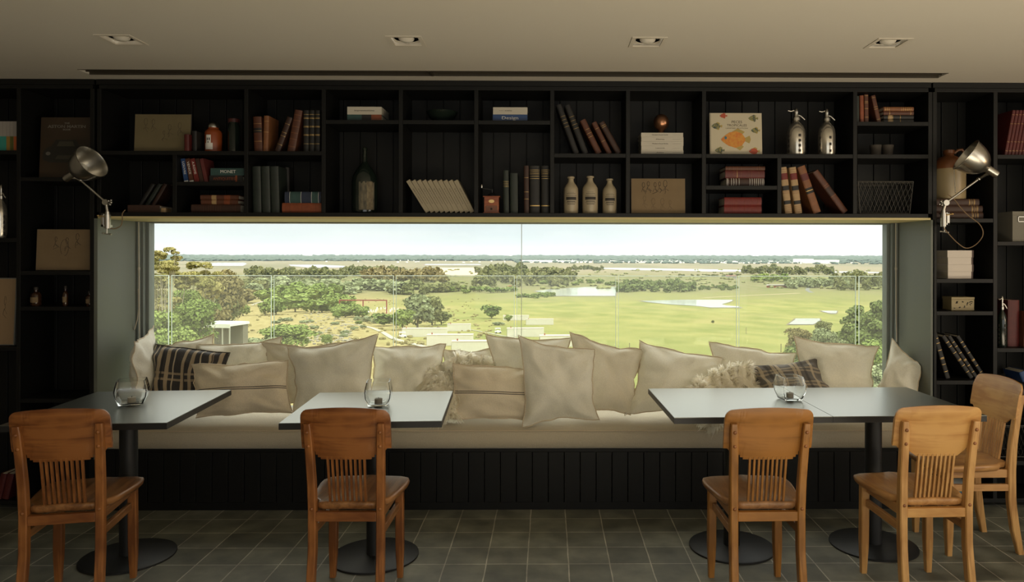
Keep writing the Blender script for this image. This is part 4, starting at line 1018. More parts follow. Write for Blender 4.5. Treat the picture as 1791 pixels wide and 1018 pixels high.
near = [(288, 424, 58, 95, 'euc', 'tall thin eucalyptus with umbrella crown rising above the horizon at the left window edge'), (268, 441, 50, 100, 'euc', 'olive eucalyptus cut by the left window frame, below the tallest crown'),
        (303, 445, 76, 112, 'euc', 'broad yellow-olive eucalyptus just right of the tallest one'), (332, 448, 70, 125, 'euc', 'yellow-olive eucalyptus second from the tallest one'), (366, 450, 54, 150, 'euc', 'small-crowned brownish eucalyptus standing against the tidal water'),
        (392, 462, 84, 330, 'brown', 'russet-green tree at the right end of the eucalyptus group'), (350, 464, 96, 140, 'euc', 'wide low olive tree under the eucalyptus crowns'), (284, 468, 80, 108, 'euc', 'olive tree with pale branches behind the first balustrade edge'),
        (315, 488, 90, 118, 'oak', 'yellowish green tree under the eucalyptus group'), (338, 500, 92, 104, 'oak', 'bright green rounded tree above the white pavilion, left side'), (388, 500, 70, 330, 'belt', 'dark green tree just above the white pavilion'), (283, 515, 90, 92, 'oak', 'green tree behind the first pair of balustrade edges'),
        (312, 540, 96, 84, 'oak', 'bright green bushy tree in front and left of the white pavilion'), (336, 572, 70, 78, 'oak', 'bright green crown below and left of the pavilion'), (276, 556, 80, 72, 'oak', 'green crown at the bottom left corner of the view'), (310, 578, 90, 66, 'grey', 'lowest grey-green crown above the second cushion'),
        (460, 572, 70, 170, 'grey', 'twiggy grey bush right of the white pavilion, low in the view'), (497, 552, 112, 178, 'oak', 'large round green bush behind the fourth cushion from the left'), (450, 578, 56, 185, 'oak', 'small green bush between pavilion and the large round bush'), (572, 573, 24, 205, 'oak', 'small upright green bush above the largest square cushion'),
        (1540, 520, 120, 150, 'pine', 'dark green pine crown cut by the right window frame'), (1497, 528, 90, 165, 'pine', 'round dark pine crown standing highest in the right clump'), (1530, 565, 100, 110, 'oak', 'bright green crown low at the right window frame'), (1475, 575, 80, 120, 'oak', 'bright green crown above the last wide cushion'),
        (1445, 558, 70, 150, 'grey', 'greyish half-bare tree left of the bright green crown on the right'), (1398, 560, 54, 165, 'brown', 'russet tree at the left end of the right-hand clump'), (1405, 580, 76, 140, 'pine', 'dark tree under the russet one, behind the corner of a cushion'), (1515, 596, 120, 90, 'grey', 'pale grey-green bush at the bottom of the right-hand clump'), (1440, 548, 40, 240, 'belt', 'small dark tree beside the upper pond')]
for cx, top, w, d, kind, lb in near: tree_px(cx, top, 0, w, kind, lb, d=d, lod='near', shape='mound' if top > 570 else None)
single = [(432, 506, 530.5, 44, 'brown', 'lone round tree on a forked trunk in the straw field at left'), (425, 531, 552.5, 30, 'oak', 'small green tree below the lone round one'), (452, 508, 523, 26, 'belt', 'green shrub right of the lone round tree'),
          (860, 531, 557, 40, 'oak', 'round green tree alone in the field above the cabins'), (889, 549, 563, 16, 'oak', 'small green bush beside the uppermost cabin'), (871, 563, 569, 30, 'grey', 'low grey shrubs left of the uppermost cabin'),
          (730, 512, 575, 66, 'grey', 'big grey-green mottled tree above the cabins'), (756, 516, 570, 56, 'belt', 'big dark green tree right of the mottled one'), (704, 535, 577, 48, 'oak', 'green tree left of the mottled one'), (772, 540, 568, 40, 'belt', 'dark green tree at the right edge of the group above the cabins'),
          (1247, 560, 565.5, 7, 'belt', 'tiny lone bush on the green field right of centre'), (672, 546, 570, 50, 'oak', 'rounded green tree left of the group above the cabins'), (628, 560, 568, 16, 'oak', 'small bush beside the start of the gravel track')]
for cx, top, base, w, kind, lb in single: tree_px(cx, top, base, w, kind, lb)
clump(26, 434, 606, 484, 489, 20, 17, 'belt', 'dark olive tree in the belt below the tidal flats', 'trees of the left belt')
clump(22, 597, 708, 479, 484, 18, 15, 'belt', 'olive tree in the long far grove left of the sand dunes', 'trees of the grove left of the dunes')
clump(22, 640, 775, 489, 496, 28, 24, 'brown', 'brownish olive tree in the taller wood below the sand dunes', 'trees of the wood below the dunes')
clump(10, 830, 905, 477, 481, 13, 12, 'belt', 'small olive tree along the right edge of the sand dunes', 'trees right of the dunes')
clump(30, 836, 1002, 484, 503, 26, 24, 'belt', 'dark tree in the wood at the window joint', 'trees of the centre wood')
clump(14, 1000, 1054, 471, 474, 9, 9, 'belt', 'dark tree in the small far wood right of the centre wood', 'trees of the small far wood')
clump(26, 1082, 1214, 500, 512, 18, 20, 'pine', 'dark green tree in the belt between the two lagoons', 'trees between the lagoons')
clump(12, 940, 1080, 495, 500, 9, 14, 'oak', 'low green bush on the far bank of the centre lagoon', 'bushes on the lagoon bank', 'mound')
clump(12, 905, 968, 518, 522, 9, 12, 'oak', 'green bush on the near left bank of the centre lagoon', 'bushes at the left end of the lagoon', 'mound')
clump(24, 1300, 1455, 475, 481, 14, 13, 'belt', 'dark tree in the long far grove on the right', 'trees of the far right grove')
clump(16, 1316, 1378, 488, 495, 10, 15, 'oak', 'green tree just above the red barn', 'trees above the red barn')
clump(16, 1378, 1484, 497, 506, 18, 20, 'grey', 'grey-green tree right of the red barn', 'trees right of the red barn')
clump(18, 1458, 1560, 492, 508, 22, 20, 'belt', 'dark tree in the wood beside the right window frame', 'trees of the wood by the right frame')
clump(12, 1222, 1290, 503, 508, 8, 10, 'pine', 'dark green tree of the clipped row left of the red barn', 'hedge trees left of the red barn')
clump(10, 1180, 1300, 480, 486, 5, 8, 'belt', 'tiny tree around the far red-roofed house', 'trees round the red-roofed house')
clump(28, 440, 700, 503, 518, 22, 36, 'grey', 'grey-green tree in the valley wood left of centre', 'trees of the valley wood')
clump(26, 462, 612, 520, 552, 28, 38, 'oak', 'bright green bushy tree in the scrub left of the red frame', 'scrub trees left of the red frame')
clump(7, 585, 640, 548, 560, 22, 34, 'oak', 'green bushy tree left of the garden chairs', 'scrub trees left of the garden chairs')
clump(6, 640, 712, 562, 570, 12, 26, 'grey', 'low grey-green tree below the garden chairs', 'scrub trees below the garden chairs')
clump(12, 690, 800, 505, 516, 18, 30, 'belt', 'dark green tree behind the group above the cabins', 'trees behind the cabin group')
clump(12, 780, 905, 508, 514, 10, 18, 'oak', 'low green tree along the near bank left of the centre lagoon', 'low trees along the bank')
clump(10, 372, 470, 505, 520, 24, 30, 'belt', 'dark tree behind the lone round tree', 'trees behind the lone round tree')
clump(18, 470, 640, 560, 596, 7, 18, 'grey', 'low grey-green shrub on the rocky straw slope', 'shrubs on the rocky slope', 'mound')

tree_px(392, 583, 0, 62, 'grey', 'twiggy grey shrub in front of the white pavilion', d=118, lod='near', shape='mound')
for i, (cx, top, w, d, kind) in enumerate(((225, 450, 70, 105, 'euc'), (180, 480, 90, 95, 'oak'), (130, 470, 80, 120, 'euc'), (70, 490, 100, 100, 'oak'), (10, 480, 90, 125, 'grey'), (-80, 485, 110, 110, 'oak'))):
    tree_px(cx, top, 0, w, kind, ORD[i] + ' of the trees hidden past the left window frame, counted leftwards', d=d, lod='near')
for i, (cx, top, w, d, kind) in enumerate(((1600, 525, 100, 150, 'pine'), (1660, 540, 90, 135, 'oak'), (1730, 530, 110, 160, 'pine'))):
    tree_px(cx, top, 0, w, kind, ('first', 'second', 'third')[i] + ' of the trees hidden past the right window frame', d=d, lod='near')

def stuff_blobs(name, label, cat, n, fpos, fsize, m, seed):
    r = random.Random(seed); bm = bmesh.new(); ico = bmesh.new(); bmesh.ops.create_icosphere(ico, subdivisions=1, radius=1); V_ = [v.co.copy() for v in ico.verts]; F_ = [[v.index for v in f.verts] for f in ico.faces]; ico.free()
    for i in range(n):
        p = fpos(r); s = fsize(r); vs = [bm.verts.new((p.x + v.x * s[0] * r.uniform(.8, 1.2), p.y + v.y * s[0], p.z + (v.z + .6) * s[1] * r.uniform(.8, 1.2))) for v in V_]
        for f in F_: bm.faces.new([vs[k] for k in f])
    me = bpy.data.meshes.new(name); bm.to_mesh(me); bm.free(); o = link_mesh(name, me, m); return tag(o, label, cat, kind='stuff')
stuff_blobs('distant_forest', 'dark wooded ridge along the whole horizon', 'forest', 5200, lambda r: gat(r.uniform(170, 1640), 5200 + 2600 * r.random() ** .8), lambda r: (r.uniform(25, 60), r.uniform(8, 14)), mat('distant_forest_leaves', (.05, .075, .05), 1.), 4)
stuff_blobs('town_trees', 'dark trees scattered between the tiny houses on the horizon', 'trees', 900, lambda r: gat(r.uniform(900, 1549), 4400 + 2300 * r.random()), lambda r: (r.uniform(8, 26), r.uniform(5, 8)), mat('distant_forest_leaves', (.05, .075, .05), 1.), 14)
stuff_blobs('distant_scrub', 'low dark bushes dotted over the middle plain', 'bush', 420, lambda r: gpt(r.choice([r.uniform(930, 1549), r.uniform(430, 900)]), 472 + 34 * r.random() ** 1.2), lambda r: (r.uniform(3, 9), r.uniform(1.5, 3.5)), LM['belt'], 6)
stuff_blobs('meadow_scrub', 'small dry bushes and stones scattered on the slope', 'bush', 420, lambda r: gpt(r.uniform(430, 860), 522 + 82 * r.random()), lambda r: (r.uniform(.4, 1.3), r.uniform(.3, .7)), LM['brown'], 8)
stuff_blobs('field_rocks', 'pale grey rocks scattered on the slope beside the gravel track', 'rock', 220, lambda r: gpt(r.uniform(530, 620), 535 + 68 * r.random()), lambda r: (r.uniform(.25, 1.1), r.uniform(.15, .4)), mat('lichened_rock', (.24, .22, .18), .9), 9)
def town():
    r = random.Random(3); b = MB()
    for i in range(1500):
        px = r.uniform(925, 1470) if r.random() < .9 else r.uniform(560, 1549); p = gat(px, 4500 + 2300 * r.random()); w, dd, h = r.uniform(4, 15), r.uniform(4, 10), r.uniform(1, 4)
        b.box(p + Vector((-w / 2, -dd / 2, -3)), p + Vector((w / 2, dd / 2, h + 4)))
    for px, w, h in ((535, 60, 40), (543, 30, 55), (590, 30, 44), (858, 40, 48), (891, 60, 60), (1135, 60, 48), (1430, 260, 20), (1405, 120, 26), (940, 200, 14), (985, 160, 12)):
        p = gat(px, 7300 if h > 30 else 4700); b.box(p + Vector((-w / 2, -10, -3)), p + Vector((w / 2, 10, h)))
    o = b.build('distant_town', mat('town_render', (.75, .75, .72), .8)); tag(o, 'scatter of tiny white houses along the horizon right of centre', 'town', kind='stuff')
town()

# ---- things standing on the slope
M_cont = mat('white_corrugated_steel', (.62, .60, .52), .6, var=((6, 6, .4), .35, (.46, .43, .36)))
def cabin(label, xl, xr, yt, yb, yaw=.12, door=True):
    p = gpt((xl + xr) / 2, yb - 1); d = math.hypot(p.x, p.y); L_ = (xr - xl) * d / F; H = 2.7; W_ = 2.5
    r = empty('container_cabin', p, yaw, label, 'container')
    b = MB(); b.box((-L_ / 2, -W_ / 2, 0), (L_ / 2, W_ / 2, H))
    for i in range(int(L_ / .45)): x = -L_ / 2 + .2 + i * .45; b.box((x, -W_ / 2 - .05, .15), (x + .2, -W_ / 2, H - .15))
    b.build('wall', M_cont, r); MB().box((-L_ / 2 - .06, -W_ / 2 - .08, H), (L_ / 2 + .06, W_ / 2 + .08, H + .12)).build('roof', mat('pinkish_roof', (.50, .42, .34), .8), r)
    MB().cyl((-L_ / 2 + 1.2, 0, H + .1), (-L_ / 2 + 1.2, 0, H + .55), .16, seg=10).build('vent', mat('red_vent', (.22, .03, .02), .6), r)
    if door: MB().box((-L_ / 2 - .07, -W_ / 2 + .3, .1), (-L_ / 2 - .0, W_ / 2 - .3, H - .3)).build('window', mat('dark_glazing', (.05, .055, .055), .3), r)
    MB().box((-L_ / 2, -W_ / 2 + .05, -1.2), (L_ / 2, W_ / 2 - .05, 0)).build('base', mat('cabin_plinth', (.14, .12, .09), .9), r)
cabin('long white container cabin furthest left, seen over the sheepskin side cushions', 705, 781, 563, 590, .03)
cabin('short white container cabin joined to the right end of the longest one', 783, 823, 563, 580, .05, False)
cabin('white container cabin in front of the leftmost pair', 748, 827, 581, 605, .05)
cabin('lowest white container cabin, just above the centre cushions', 791, 870, 593, 619, .05)
cabin('small white container cabin furthest back, left of the glass joint', 880, 925, 547, 561, .05, False)
cabin('white container cabin crossed by the glass joint', 887, 951, 570, 590, .05)
cabin('white container cabin right of the glass joint, upper one', 920, 968, 555, 569, .04)
cabin('white container cabin nearest the front centre cushion', 944, 1006, 584, 607, .05)
p = gat(391, 150); p.z = -15.3; r = empty('pavilion', p, -.22, 'small white flat-roofed pavilion among the green trees at left', 'building')
b = MB(); b.box((-3.3, -2.6, 3.5), (3.3, 3.2, 3.95)); b.box((-3.3, -2.6, 3.2), (3.3, -2.5, 3.5)); b.build('roof', mat('white_roof', (.7, .74, .7), .6), r)
for x in (-3.1, -.6, 1.6, 3.1): MB().box((x - .09, -2.5, -6), (x + .09, -2.32, 3.5)).build('post', mat('pavilion_post', (.38, .39, .34), .7), r)
b = MB(); b.box((-3.1, 1.5, -6), (3.1, 3, 3.5)); [b.box((-2.9 + i * .3, -1.2, -6), (-2.78 + i * .3, -1.1, 3.4)) for i in range(17)]; b.build('wall', mat('pavilion_wall', (.16, .15, .11), .9), r)
p = gpt(635, 549); r = empty('red_frame', p, -.05, 'long dark red steel frame standing in the scrub left of centre', 'pergola'); d = math.hypot(p.x, p.y); w = 82 * d / F / 2; h = 24 * d / F; M_red = mat('oxide_red_steel', (.22, .03, .03), .6)
MB().box((-w, -.3, h - .8), (w, .3, h)).build('beam', M_red, r); [MB().box((x - .35, -.3, -1), (x + .35, .3, h - .8)).build('post', M_red, r) for x in (-w + .35, w - .35, 0)]
r2 = random.Random(5)
chp = MB(); chp.box((-.3, -.3, .42), (.3, .3, .5)); chp.box((-.3, .24, .5), (.3, .3, 1.25)); chp.box((-.3, -.3, 0), (-.24, -.24, .42)); chp.box((.24, -.3, 0), (.3, -.24, .42)); chp.box((-.3, .24, 0), (-.24, .3, .42)); chp.box((.24, .24, 0), (.3, .3, .42))
ch0 = chp.build('garden_chair', mat('white_plastic', (.8, .8, .78), .5))
for i in range(26):
    c = ch0 if i == 0 else ch0.copy()
    if i: COL.objects.link(c)
    c.location = gpt(642 + 56 * r2.random() ** 1.1, 541 + 7 * r2.random()); c.rotation_euler.z = r2.uniform(0, 6.3); c.scale = (1.6, 1.6, 1.9)
    tag(c, 'tiny white garden chair in the crowd under the red frame', 'chair', 'white garden chairs under the red frame')
for nm, lb, px, py, wpx, hpx, cc, rc in (('barn', 'long low barn with a red front on the far right fields', 1365, 503, 44, 5, (.24, .05, .025), (.33, .31, .28)), ('farmhouse', 'white far house with a red roof left of the barn', 1279, 488, 16, 6, (.36, .34, .32), (.22, .05, .04)), ('boathouse', 'tiny orange-red hut on the bank left of the glass joint', 891, 503, 6, 3, (.30, .06, .03), (.3, .06, .03))):
    p = gpt(px, py); d = math.hypot(p.x, p.y); w = wpx * d / F / 2; h = hpx * d / F; r = empty(nm, p, 0, lb, 'building')
    MB().box((-w, -4, -1), (w, 4, h * .7)).build('wall', mat(nm + '_wall', cc, .8), r); MB().prism([(-w - 1, h * .7), (w + 1, h * .7), (w * .96, h * 1.05), (-w * .96, h * 1.05)], -5, 5).build('roof', mat(nm + '_roof', rc, .8), r)
for px, py, lb in ((1252, 522, 1), (871, 583, 'small white cart parked right of the cabins'), (704, 591, 'small white cart parked left of the long cabin')):
    if lb == 1: continue
    p = gpt(px, py); r = empty('golf_cart', p, .3, lb, 'cart'); b = MB(); b.box((-1.1, -.6, .3), (1.1, .6, .8), bev=.1); b.box((-.3, -.6, .8), (.3, .6, 1.1)); b.build('body', mat('white_plastic', (0, 0, 0)), r)
    b = MB(); b.box((-1, -.65, 1.75), (.9, .65, 1.85)); [b.box((x - .03, y - .03, .8), (x + .03, y + .03, 1.75)) for x in (-.9, .8) for y in (-.6, .6)]; b.build('canopy', mat('white_plastic', (0, 0, 0)), r)
    for x in (-.75, .75):
        for y in (-.6, .6): MB().cyl((x, y - .1, .28), (x, y + .1, .28), .28, seg=14).build('wheel', M_iron, r)
for px, top, base in ((1101, 600, 614), (1305, 573, 584), (1366, 602, 616)):
    p = gpt(px, base); d = math.hypot(p.x, p.y); o = MB().box((-.07, -.07, -.3), (.07, .07, (base - top) * d / F)).build('fence_post', M_bark); o.location = p
    tag(o, {1101: 'lone wooden post in the meadow above the cushion left of the long table', 1305: 'lone thin post in the green field beside the balustrade edge', 1366: 'lone thin post below the russet treetops'}[px], 'post')

# ---- terrace and its glass balustrade just outside the window
BY = 6.2; zb1 = at(900, 482, BY).z
struct(MB().box((XL, D + .63, .02), (XR, BY + .15, .16)).build('terrace', mat('terrace_stone', (.30, .29, .26), .8)))
edges = [(190, 295.5), (300, 475), (479, 688.8), (692.3, 900), (903.5, 1077.6), (1081, 1288.8), (1292, 1496.8), (1502, 1700)]
where = ['furthest left', 'second from the left', 'third from the left', 'left of the window joint', 'right of the window joint', 'third from the right', 'second from the right', 'furthest right']
for (a, b_), wh in zip(edges, where):
    x0, x1 = at(a, 480, BY).x, at(b_, 480, BY).x; r = empty('balustrade_panel', ((x0 + x1) / 2, BY, .16), 0, 'clear glass balustrade panel on the terrace, ' + wh, 'glass panel', 'glass balustrade'); w = (x1 - x0) / 2; h = zb1 - .16
    MB().box((-w + .004, -.006, .0), (w - .004, .006, h - .005)).build('glass_sheet', M_bal, r)
    b = MB(); b.box((-w, -.006, 0), (-w + .004, .006, h)); b.box((w - .004, -.006, 0), (w, .006, h)); b.box((-w + .004, -.006, h - .005), (w - .004, .006, h)); b.build('polished_edge', M_bedge, r)

# ---- haze over the far plain
hz = bpy.data.materials.new('distance_haze'); hz.use_nodes = True; nt = hz.node_tree; nt.nodes.clear()
o_ = nt.nodes.new('ShaderNodeOutputMaterial'); vs = nt.nodes.new('ShaderNodeVolumeScatter'); vs.inputs['Color'].default_value = (.72, .88, 1, 1); vs.inputs['Density'].default_value = 1 / 32000; vs.inputs['Anisotropy'].default_value = .1; nt.links.new(vs.outputs[0], o_.inputs['Volume'])
hb = MB().box((-12000, 700, -70), (12000, 15000, 160)).build('haze', hz); tag(hb, 'thin bluish haze over the far plain', 'haze', kind='stuff')

# ================================================================== THINGS ON THE SHELVES
BYF = D + .045
def bcol(name, col, rough=.55, var=None): return mat('cloth_' + name, col, rough, bump=((120, 120, 120), .15, .0006), var=((25, 25, 25), .5, tuple(c * .5 for c in col)))
B_ = {'brown': bcol('brown', (.10, .032, .014)), 'tanb': bcol('tan', (.22, .085, .03)), 'dbrown': bcol('dark_brown', (.045, .018, .010)), 'red': bcol('red', (.16, .014, .010)), 'dred': bcol('dark_red', (.085, .008, .007)),
      'black': bcol('black', (.012, .011, .010)), 'green': bcol('dark_green', (.018, .026, .020)), 'teal': bcol('teal', (.03, .075, .07)), 'orange': bcol('rust', (.24, .06, .02)), 'vellum': bcol('vellum', (.42, .28, .14)),
      'white': mat('white_cover', (.50, .46, .38), .6), 'beige': mat('beige_cover', (.34, .29, .20), .75), 'blue': mat('blue_cover', (.02, .055, .16), .4), 'navy': bcol('navy', (.02, .03, .06)), 'maroon': bcol('maroon', (.12, .022, .02))}
ROTX = lambda a: Matrix.Rotation(a, 4, 'X'); ROTY = lambda a: Matrix.Rotation(a, 4, 'Y')
NB = 0
def book(label, w, h, d, cov, mtx, loc, bands=(), plates=(), text=None, group=None, cat='book', parent=None, square=False, pages=None, lying=False):
    """stands on its tail, spine to the front (-Y) at y=0; bands (z, half, mat), plates (z0, z1, mat), text (string, z, size, mat)"""
    t = min(.004, w * .18); rr = .0 if square else min(w * .22, .008)
    b = MB(); N = 9; pts = []
    for i in range(N):
        u = -1 + 2 * i / (N - 1); pts.append((u * w / 2, rr * (1 - math.sqrt(max(0, 1 - (u * .98) ** 2))) if rr else 0))
    outer = pts; inner = [(x * (1 - 2 * t / w), y + t) for x, y in pts]
    poly = [(-w / 2, d)] + outer + [(w / 2, d), (w / 2 - t, d)] + list(reversed(inner)) + [(-w / 2 + t, d)]
    A = [b.bm.verts.new((x, y, 0)) for x, y in poly]; C = [b.bm.verts.new((x, y, h)) for x, y in poly]
    b.bm.faces.new(A); b.bm.faces.new(list(reversed(C))); n = len(poly)
    for i in range(n): b.bm.faces.new((A[i], C[i], C[(i + 1) % n], A[(i + 1) % n]))
    root = b.build('book', cov, None); tag(root, label, cat, group)
    MB().box((-w / 2 + t + .0003, rr + t + .0015, .003), (w / 2 - t - .0003, d - .004, h - .003)).build('pages', pages or M_page, root)
    def ring(z0, z1, m, nm, out=.0006):
        q = MB(); a = [(x, y - out) for x, y in outer]; bb = [(x * .999, y + .0006) for x, y in outer]; pl = a + list(reversed(bb))
        E = [q.bm.verts.new((x, y, z0)) for x, y in pl]; G = [q.bm.verts.new((x, y, z1)) for x, y in pl]; q.bm.faces.new(E); q.bm.faces.new(list(reversed(G)))
        for i in range(len(pl)): q.bm.faces.new((E[i], G[i], G[(i + 1) % len(pl)], E[(i + 1) % len(pl)]))
        return q.build(nm, m, root)
    for z0, z1, m in plates: ring(z0 * h, z1 * h, m, 'title_label', .0004)
    for z, hf, m in bands: ring(z * h - hf, z * h + hf, m, 'spine_band', .0009)
    if text:
        for (s, z, fit, sz, m) in text:
            M2 = Matrix.Translation((0, -.0012, z * h)) @ FRONT @ Matrix.Rotation(PI / 2 if lying else -PI / 2, 4, 'Z')
            lettering(s, sz, M2, m, root, fit=fit)
    root.matrix_world = Matrix.Translation(loc) @ mtx
    return root
GB = lambda *zs, hf=.0008: [(z, hf, M_gold) for z in zs]
def up(label, bx, tx, wpx, ytop, zsh, cov, Y=BYF, d=.16, **k):
    """upright or leaning book: bx, tx = foot and head centre in the view"""
    zt = at(tx, ytop, Y).z; xb = at(bx, 446, Y).x; xt = at(tx, ytop, Y).x; dx = xt - xb; dz = zt - zsh; a = math.atan2(dx, dz); w = .95 * wpx * Y / F * math.cos(a)
    return book(label, w, math.hypot(dx, dz) - abs(math.sin(a)) * w * .5, d, cov, ROTY(a), (xb, Y, zsh + abs(math.sin(a)) * w / 2 + .0006), **k)
def flat(label, xl, xr, z, th_px, cov, Y=BYF, d=.16, flip=False, **k):
    """lying book, spine to the room; returns the height of its top"""
    a, b_ = at(xl, 446, Y).x, at(xr, 446, Y).x; w = th_px * Y / F
    m = ROTY(PI / 2); book(label, w, b_ - a, d, cov, m, (a, Y, z + w / 2 + .0004), lying=True, **k)
    return z + w + .0005
def patch2d(pts, y0, m, parent, name, th=.0006, mtx=None):
    b = MB(); b.prism(pts, y0 - th, y0); ob = b.build(name, m, parent)
    if mtx: ob.data.transform(mtx)
    return ob
def ell(cx, cz, rx, rz, n=20, rot=0.): return [(cx + rx * math.cos(t) * math.cos(rot) - rz * math.sin(t) * math.sin(rot), cz + rx * math.cos(t) * math.sin(rot) + rz * math.sin(t) * math.cos(rot)) for t in (2 * PI * i / n for i in range(n))]
def board(name, label, cat, quad, zsh, Y, lean, cov, sheet, marks, th=.008, border=.006, frame=None):
    """upright flat thing leaning back; quad = xl, xr, ytop in the view"""
    xl, xr, yt = quad; a, b_ = at(xl, 446, Y).x, at(xr, 446, Y).x; h = at((xl + xr) / 2, yt, Y).z - zsh; w = b_ - a
    r = empty(name, ((a + b_) / 2, Y, zsh + .001), 0, label, cat)
    MB().box((-w / 2, 0, 0), (w / 2, th, h), bev=.001).build('backing', cov, r)
    if sheet: MB().box((-w / 2 + border, -.0012, border), (w / 2 - border, -.0001, h - border)).build('sheet', sheet, r)
    marks(r, w, h)
    r.rotation_euler.x = -lean; r.location.z += th * math.sin(lean) + .0005; return r

zMB = ZM; OFF = .0
# --- left top compartment
def pencil(r, w, h, pts_list, m=M_ink, y=-.0016, rad=.0007):
    b = MB()
    for pts in pts_list: b.tube([(x * w / 2, y, z * h) for x, z in pts], rad, 4)
    return b.build('drawing', m, r)
def figs(seed, n, x0=-.7, x1=.7, z0=.25, z1=.85):
    r2 = random.Random(seed); out = []
    for i in range(n):
        cx, cz = x0 + (x1 - x0) * (i + .5) / n + r2.uniform(-.06, .06), r2.uniform(z0, z1); s = r2.uniform(.04, .09)
        out.append([(cx + s * math.cos(t) * .8, cz + s * 1.2 * math.sin(t)) for t in [k * .6 for k in range(11)]])
        out.append([(cx + r2.uniform(-.03, .03) * k, cz - s - .05 * k) for k in range(5)]); out.append([(cx - .08, cz - .2), (cx - .03, cz - .12 + r2.uniform(-.03, .03)), (cx + .05, cz - .16), (cx + .12, cz - .2)])
    return out
M_paper = mat('aged_paper', (.15, .12, .06), .85, var=((9, 9, 9), .4, (.11, .085, .04))); M_paper2 = mat('tan_sketch_paper', (.20, .14, .075), .85, var=((9, 9, 9), .4, (.15, .10, .05)))
M_pencil = mat('pencil_line', (.05, .04, .03), .9)
board('sketch_picture', 'aged sketch sheet leaning in the top left compartment above the window', 'picture', (234, 333, 199.5), zA, D + .06, .05, M_ink, M_paper, lambda r, w, h: pencil(r, w, h, figs(1, 5, z0=.5, z1=.85), M_pencil), border=.002)
up('small dark red book standing at the right edge of the top left sketch sheet', 325.5, 325.5, 8.5, 235, zA, B_['dred'], Y=D + .003, d=.045)
up('small black book right of the small dark red one', 339, 339, 8.5, 229, zA, B_['black'], Y=D + .035)
def lathe_thing(name, label, cat, cx, w_px, ybot_z, prof, m, Y=D + .12, rz=0., part=None, seg=36):
    """prof radii are fractions of the half width, heights fractions of the total height given as metres already"""
    x = at(cx, 446, Y).x; R_ = w_px / 2 * Y / F; r = empty(name, (x, Y, ybot_z + .0005), rz, label, cat)
    MB().lathe([(a * R_, z) for a, z in prof], seg).build(part or 'body', m, r, smooth=True, weld=True); return r, R_
def curved(parent, nm, R_, z0, z1, a0, a1, m, out=.0008, seg=12, wav=0):
    b = MB(); q = []
    for i in range(seg + 1):
        t = math.radians(a0 + (a1 - a0) * i / seg) - PI / 2; c, s = math.cos(t), math.sin(t); zz = z1 + (mnoise.noise(Vector((i * .7, R_ * 90, 2))) * wav)
        q.append([b.bm.verts.new((rr * c, rr * s, z)) for rr, z in ((R_ + .0001, z0), (R_ + out, z0), (R_ + out, zz), (R_ + .0001, zz))])
    for a, c in zip(q, q[1:]):
        for k in range(4): b.bm.faces.new((a[k], a[(k + 1) % 4], c[(k + 1) % 4], c[k]))
    b.bm.faces.new(q[0]); b.bm.faces.new(list(reversed(q[-1]))); return b.build(nm, m, parent)
def H(ya, yb, Y=D + .12): return (yb - ya) * Y / F
h = H(209, 265)
r, R_ = lathe_thing('jar', 'orange tin jar with a pale picture label and a metal lid, top left', 'jar', 373, 28, zA, [(0, 0), (.96, 0), (1, .004), (1, h * .62), (.9, h * .70), (.62, h * .76), (.6, h * .80)], mat('orange_tin', (.26, .055, .012), .4))
MB().lathe([(.0, h * .80), (R_ * .66, h * .80), (R_ * .68, h * .86), (R_ * .5, h * .95), (R_ * .2, h), (0, h)], 28).build('lid', M_steel, r, smooth=True)
curved(r, 'label', R_, h * .10, h * .30, -35, 20, M_white); curved(r, 'label', R_, h * .28, h * .55, -28, 8, M_white); curved(r, 'mark', R_ + .0008, h * .38, h * .46, -20, -13, M_ink); curved(r, 'mark', R_ + .0008, h * .38, h * .46, -6, 1, M_ink); curved(r, 'mark', R_ + .0008, h * .30, h * .35, -14, -8, M_ink)
h = H(205, 265)
r, R_ = lathe_thing('jar', 'tall dark glass jar right of the orange tin jar', 'jar', 409, 20, zA, [(0, 0), (1, 0), (1, h * .78), (.8, h * .86), (.8, h * .9)], M_dglass)
MB().lathe([(0, h * .9), (R_ * .95, h * .9), (R_ * .95, h), (0, h)], 24).build('lid', mat('dark_red_lid', (.06, .012, .01), .5), r, smooth=True)
up('brown old book leaning slightly left, top shelf left of the grouped volumes', 451, 449, 15, 204, zA, B_['brown'], bands=GB(.8, .6, .3), plates=[(.55, .68, B_['black'])])
up('thin rust brown book beside the brown one with the dark label', 463.5, 465.5, 9, 202.5, zA, B_['tanb'], bands=GB(.85, .55))
up('mottled brown book leaning right, left of the tall ribbed one', 484, 507, 10, 205, zA, B_['dbrown'], bands=GB(.8, .55, .45, .2))
up('tall reddish brown ribbed book leaning right against the black volumes', 508, 522, 14, 192.5, zA, B_['brown'], bands=[(z, .0016, B_['tanb']) for z in (.12, .3, .45, .6, .75, .88)])
for x, wh in ((534.5, 'left'), (544.5, 'middle'), (554.5, 'right')):
    up(wh + ' one of the three black gold-banded volumes beside the leaning brown books', x, x + .5, 9.6, 193, zA, B_['black'], bands=GB(.9, .82, .8, .62, .6, .42, .4, .2, hf=.0011), d=.15)
for x, wh in ((543, 'left'), (552, 'middle'), (560, 'right')): pass
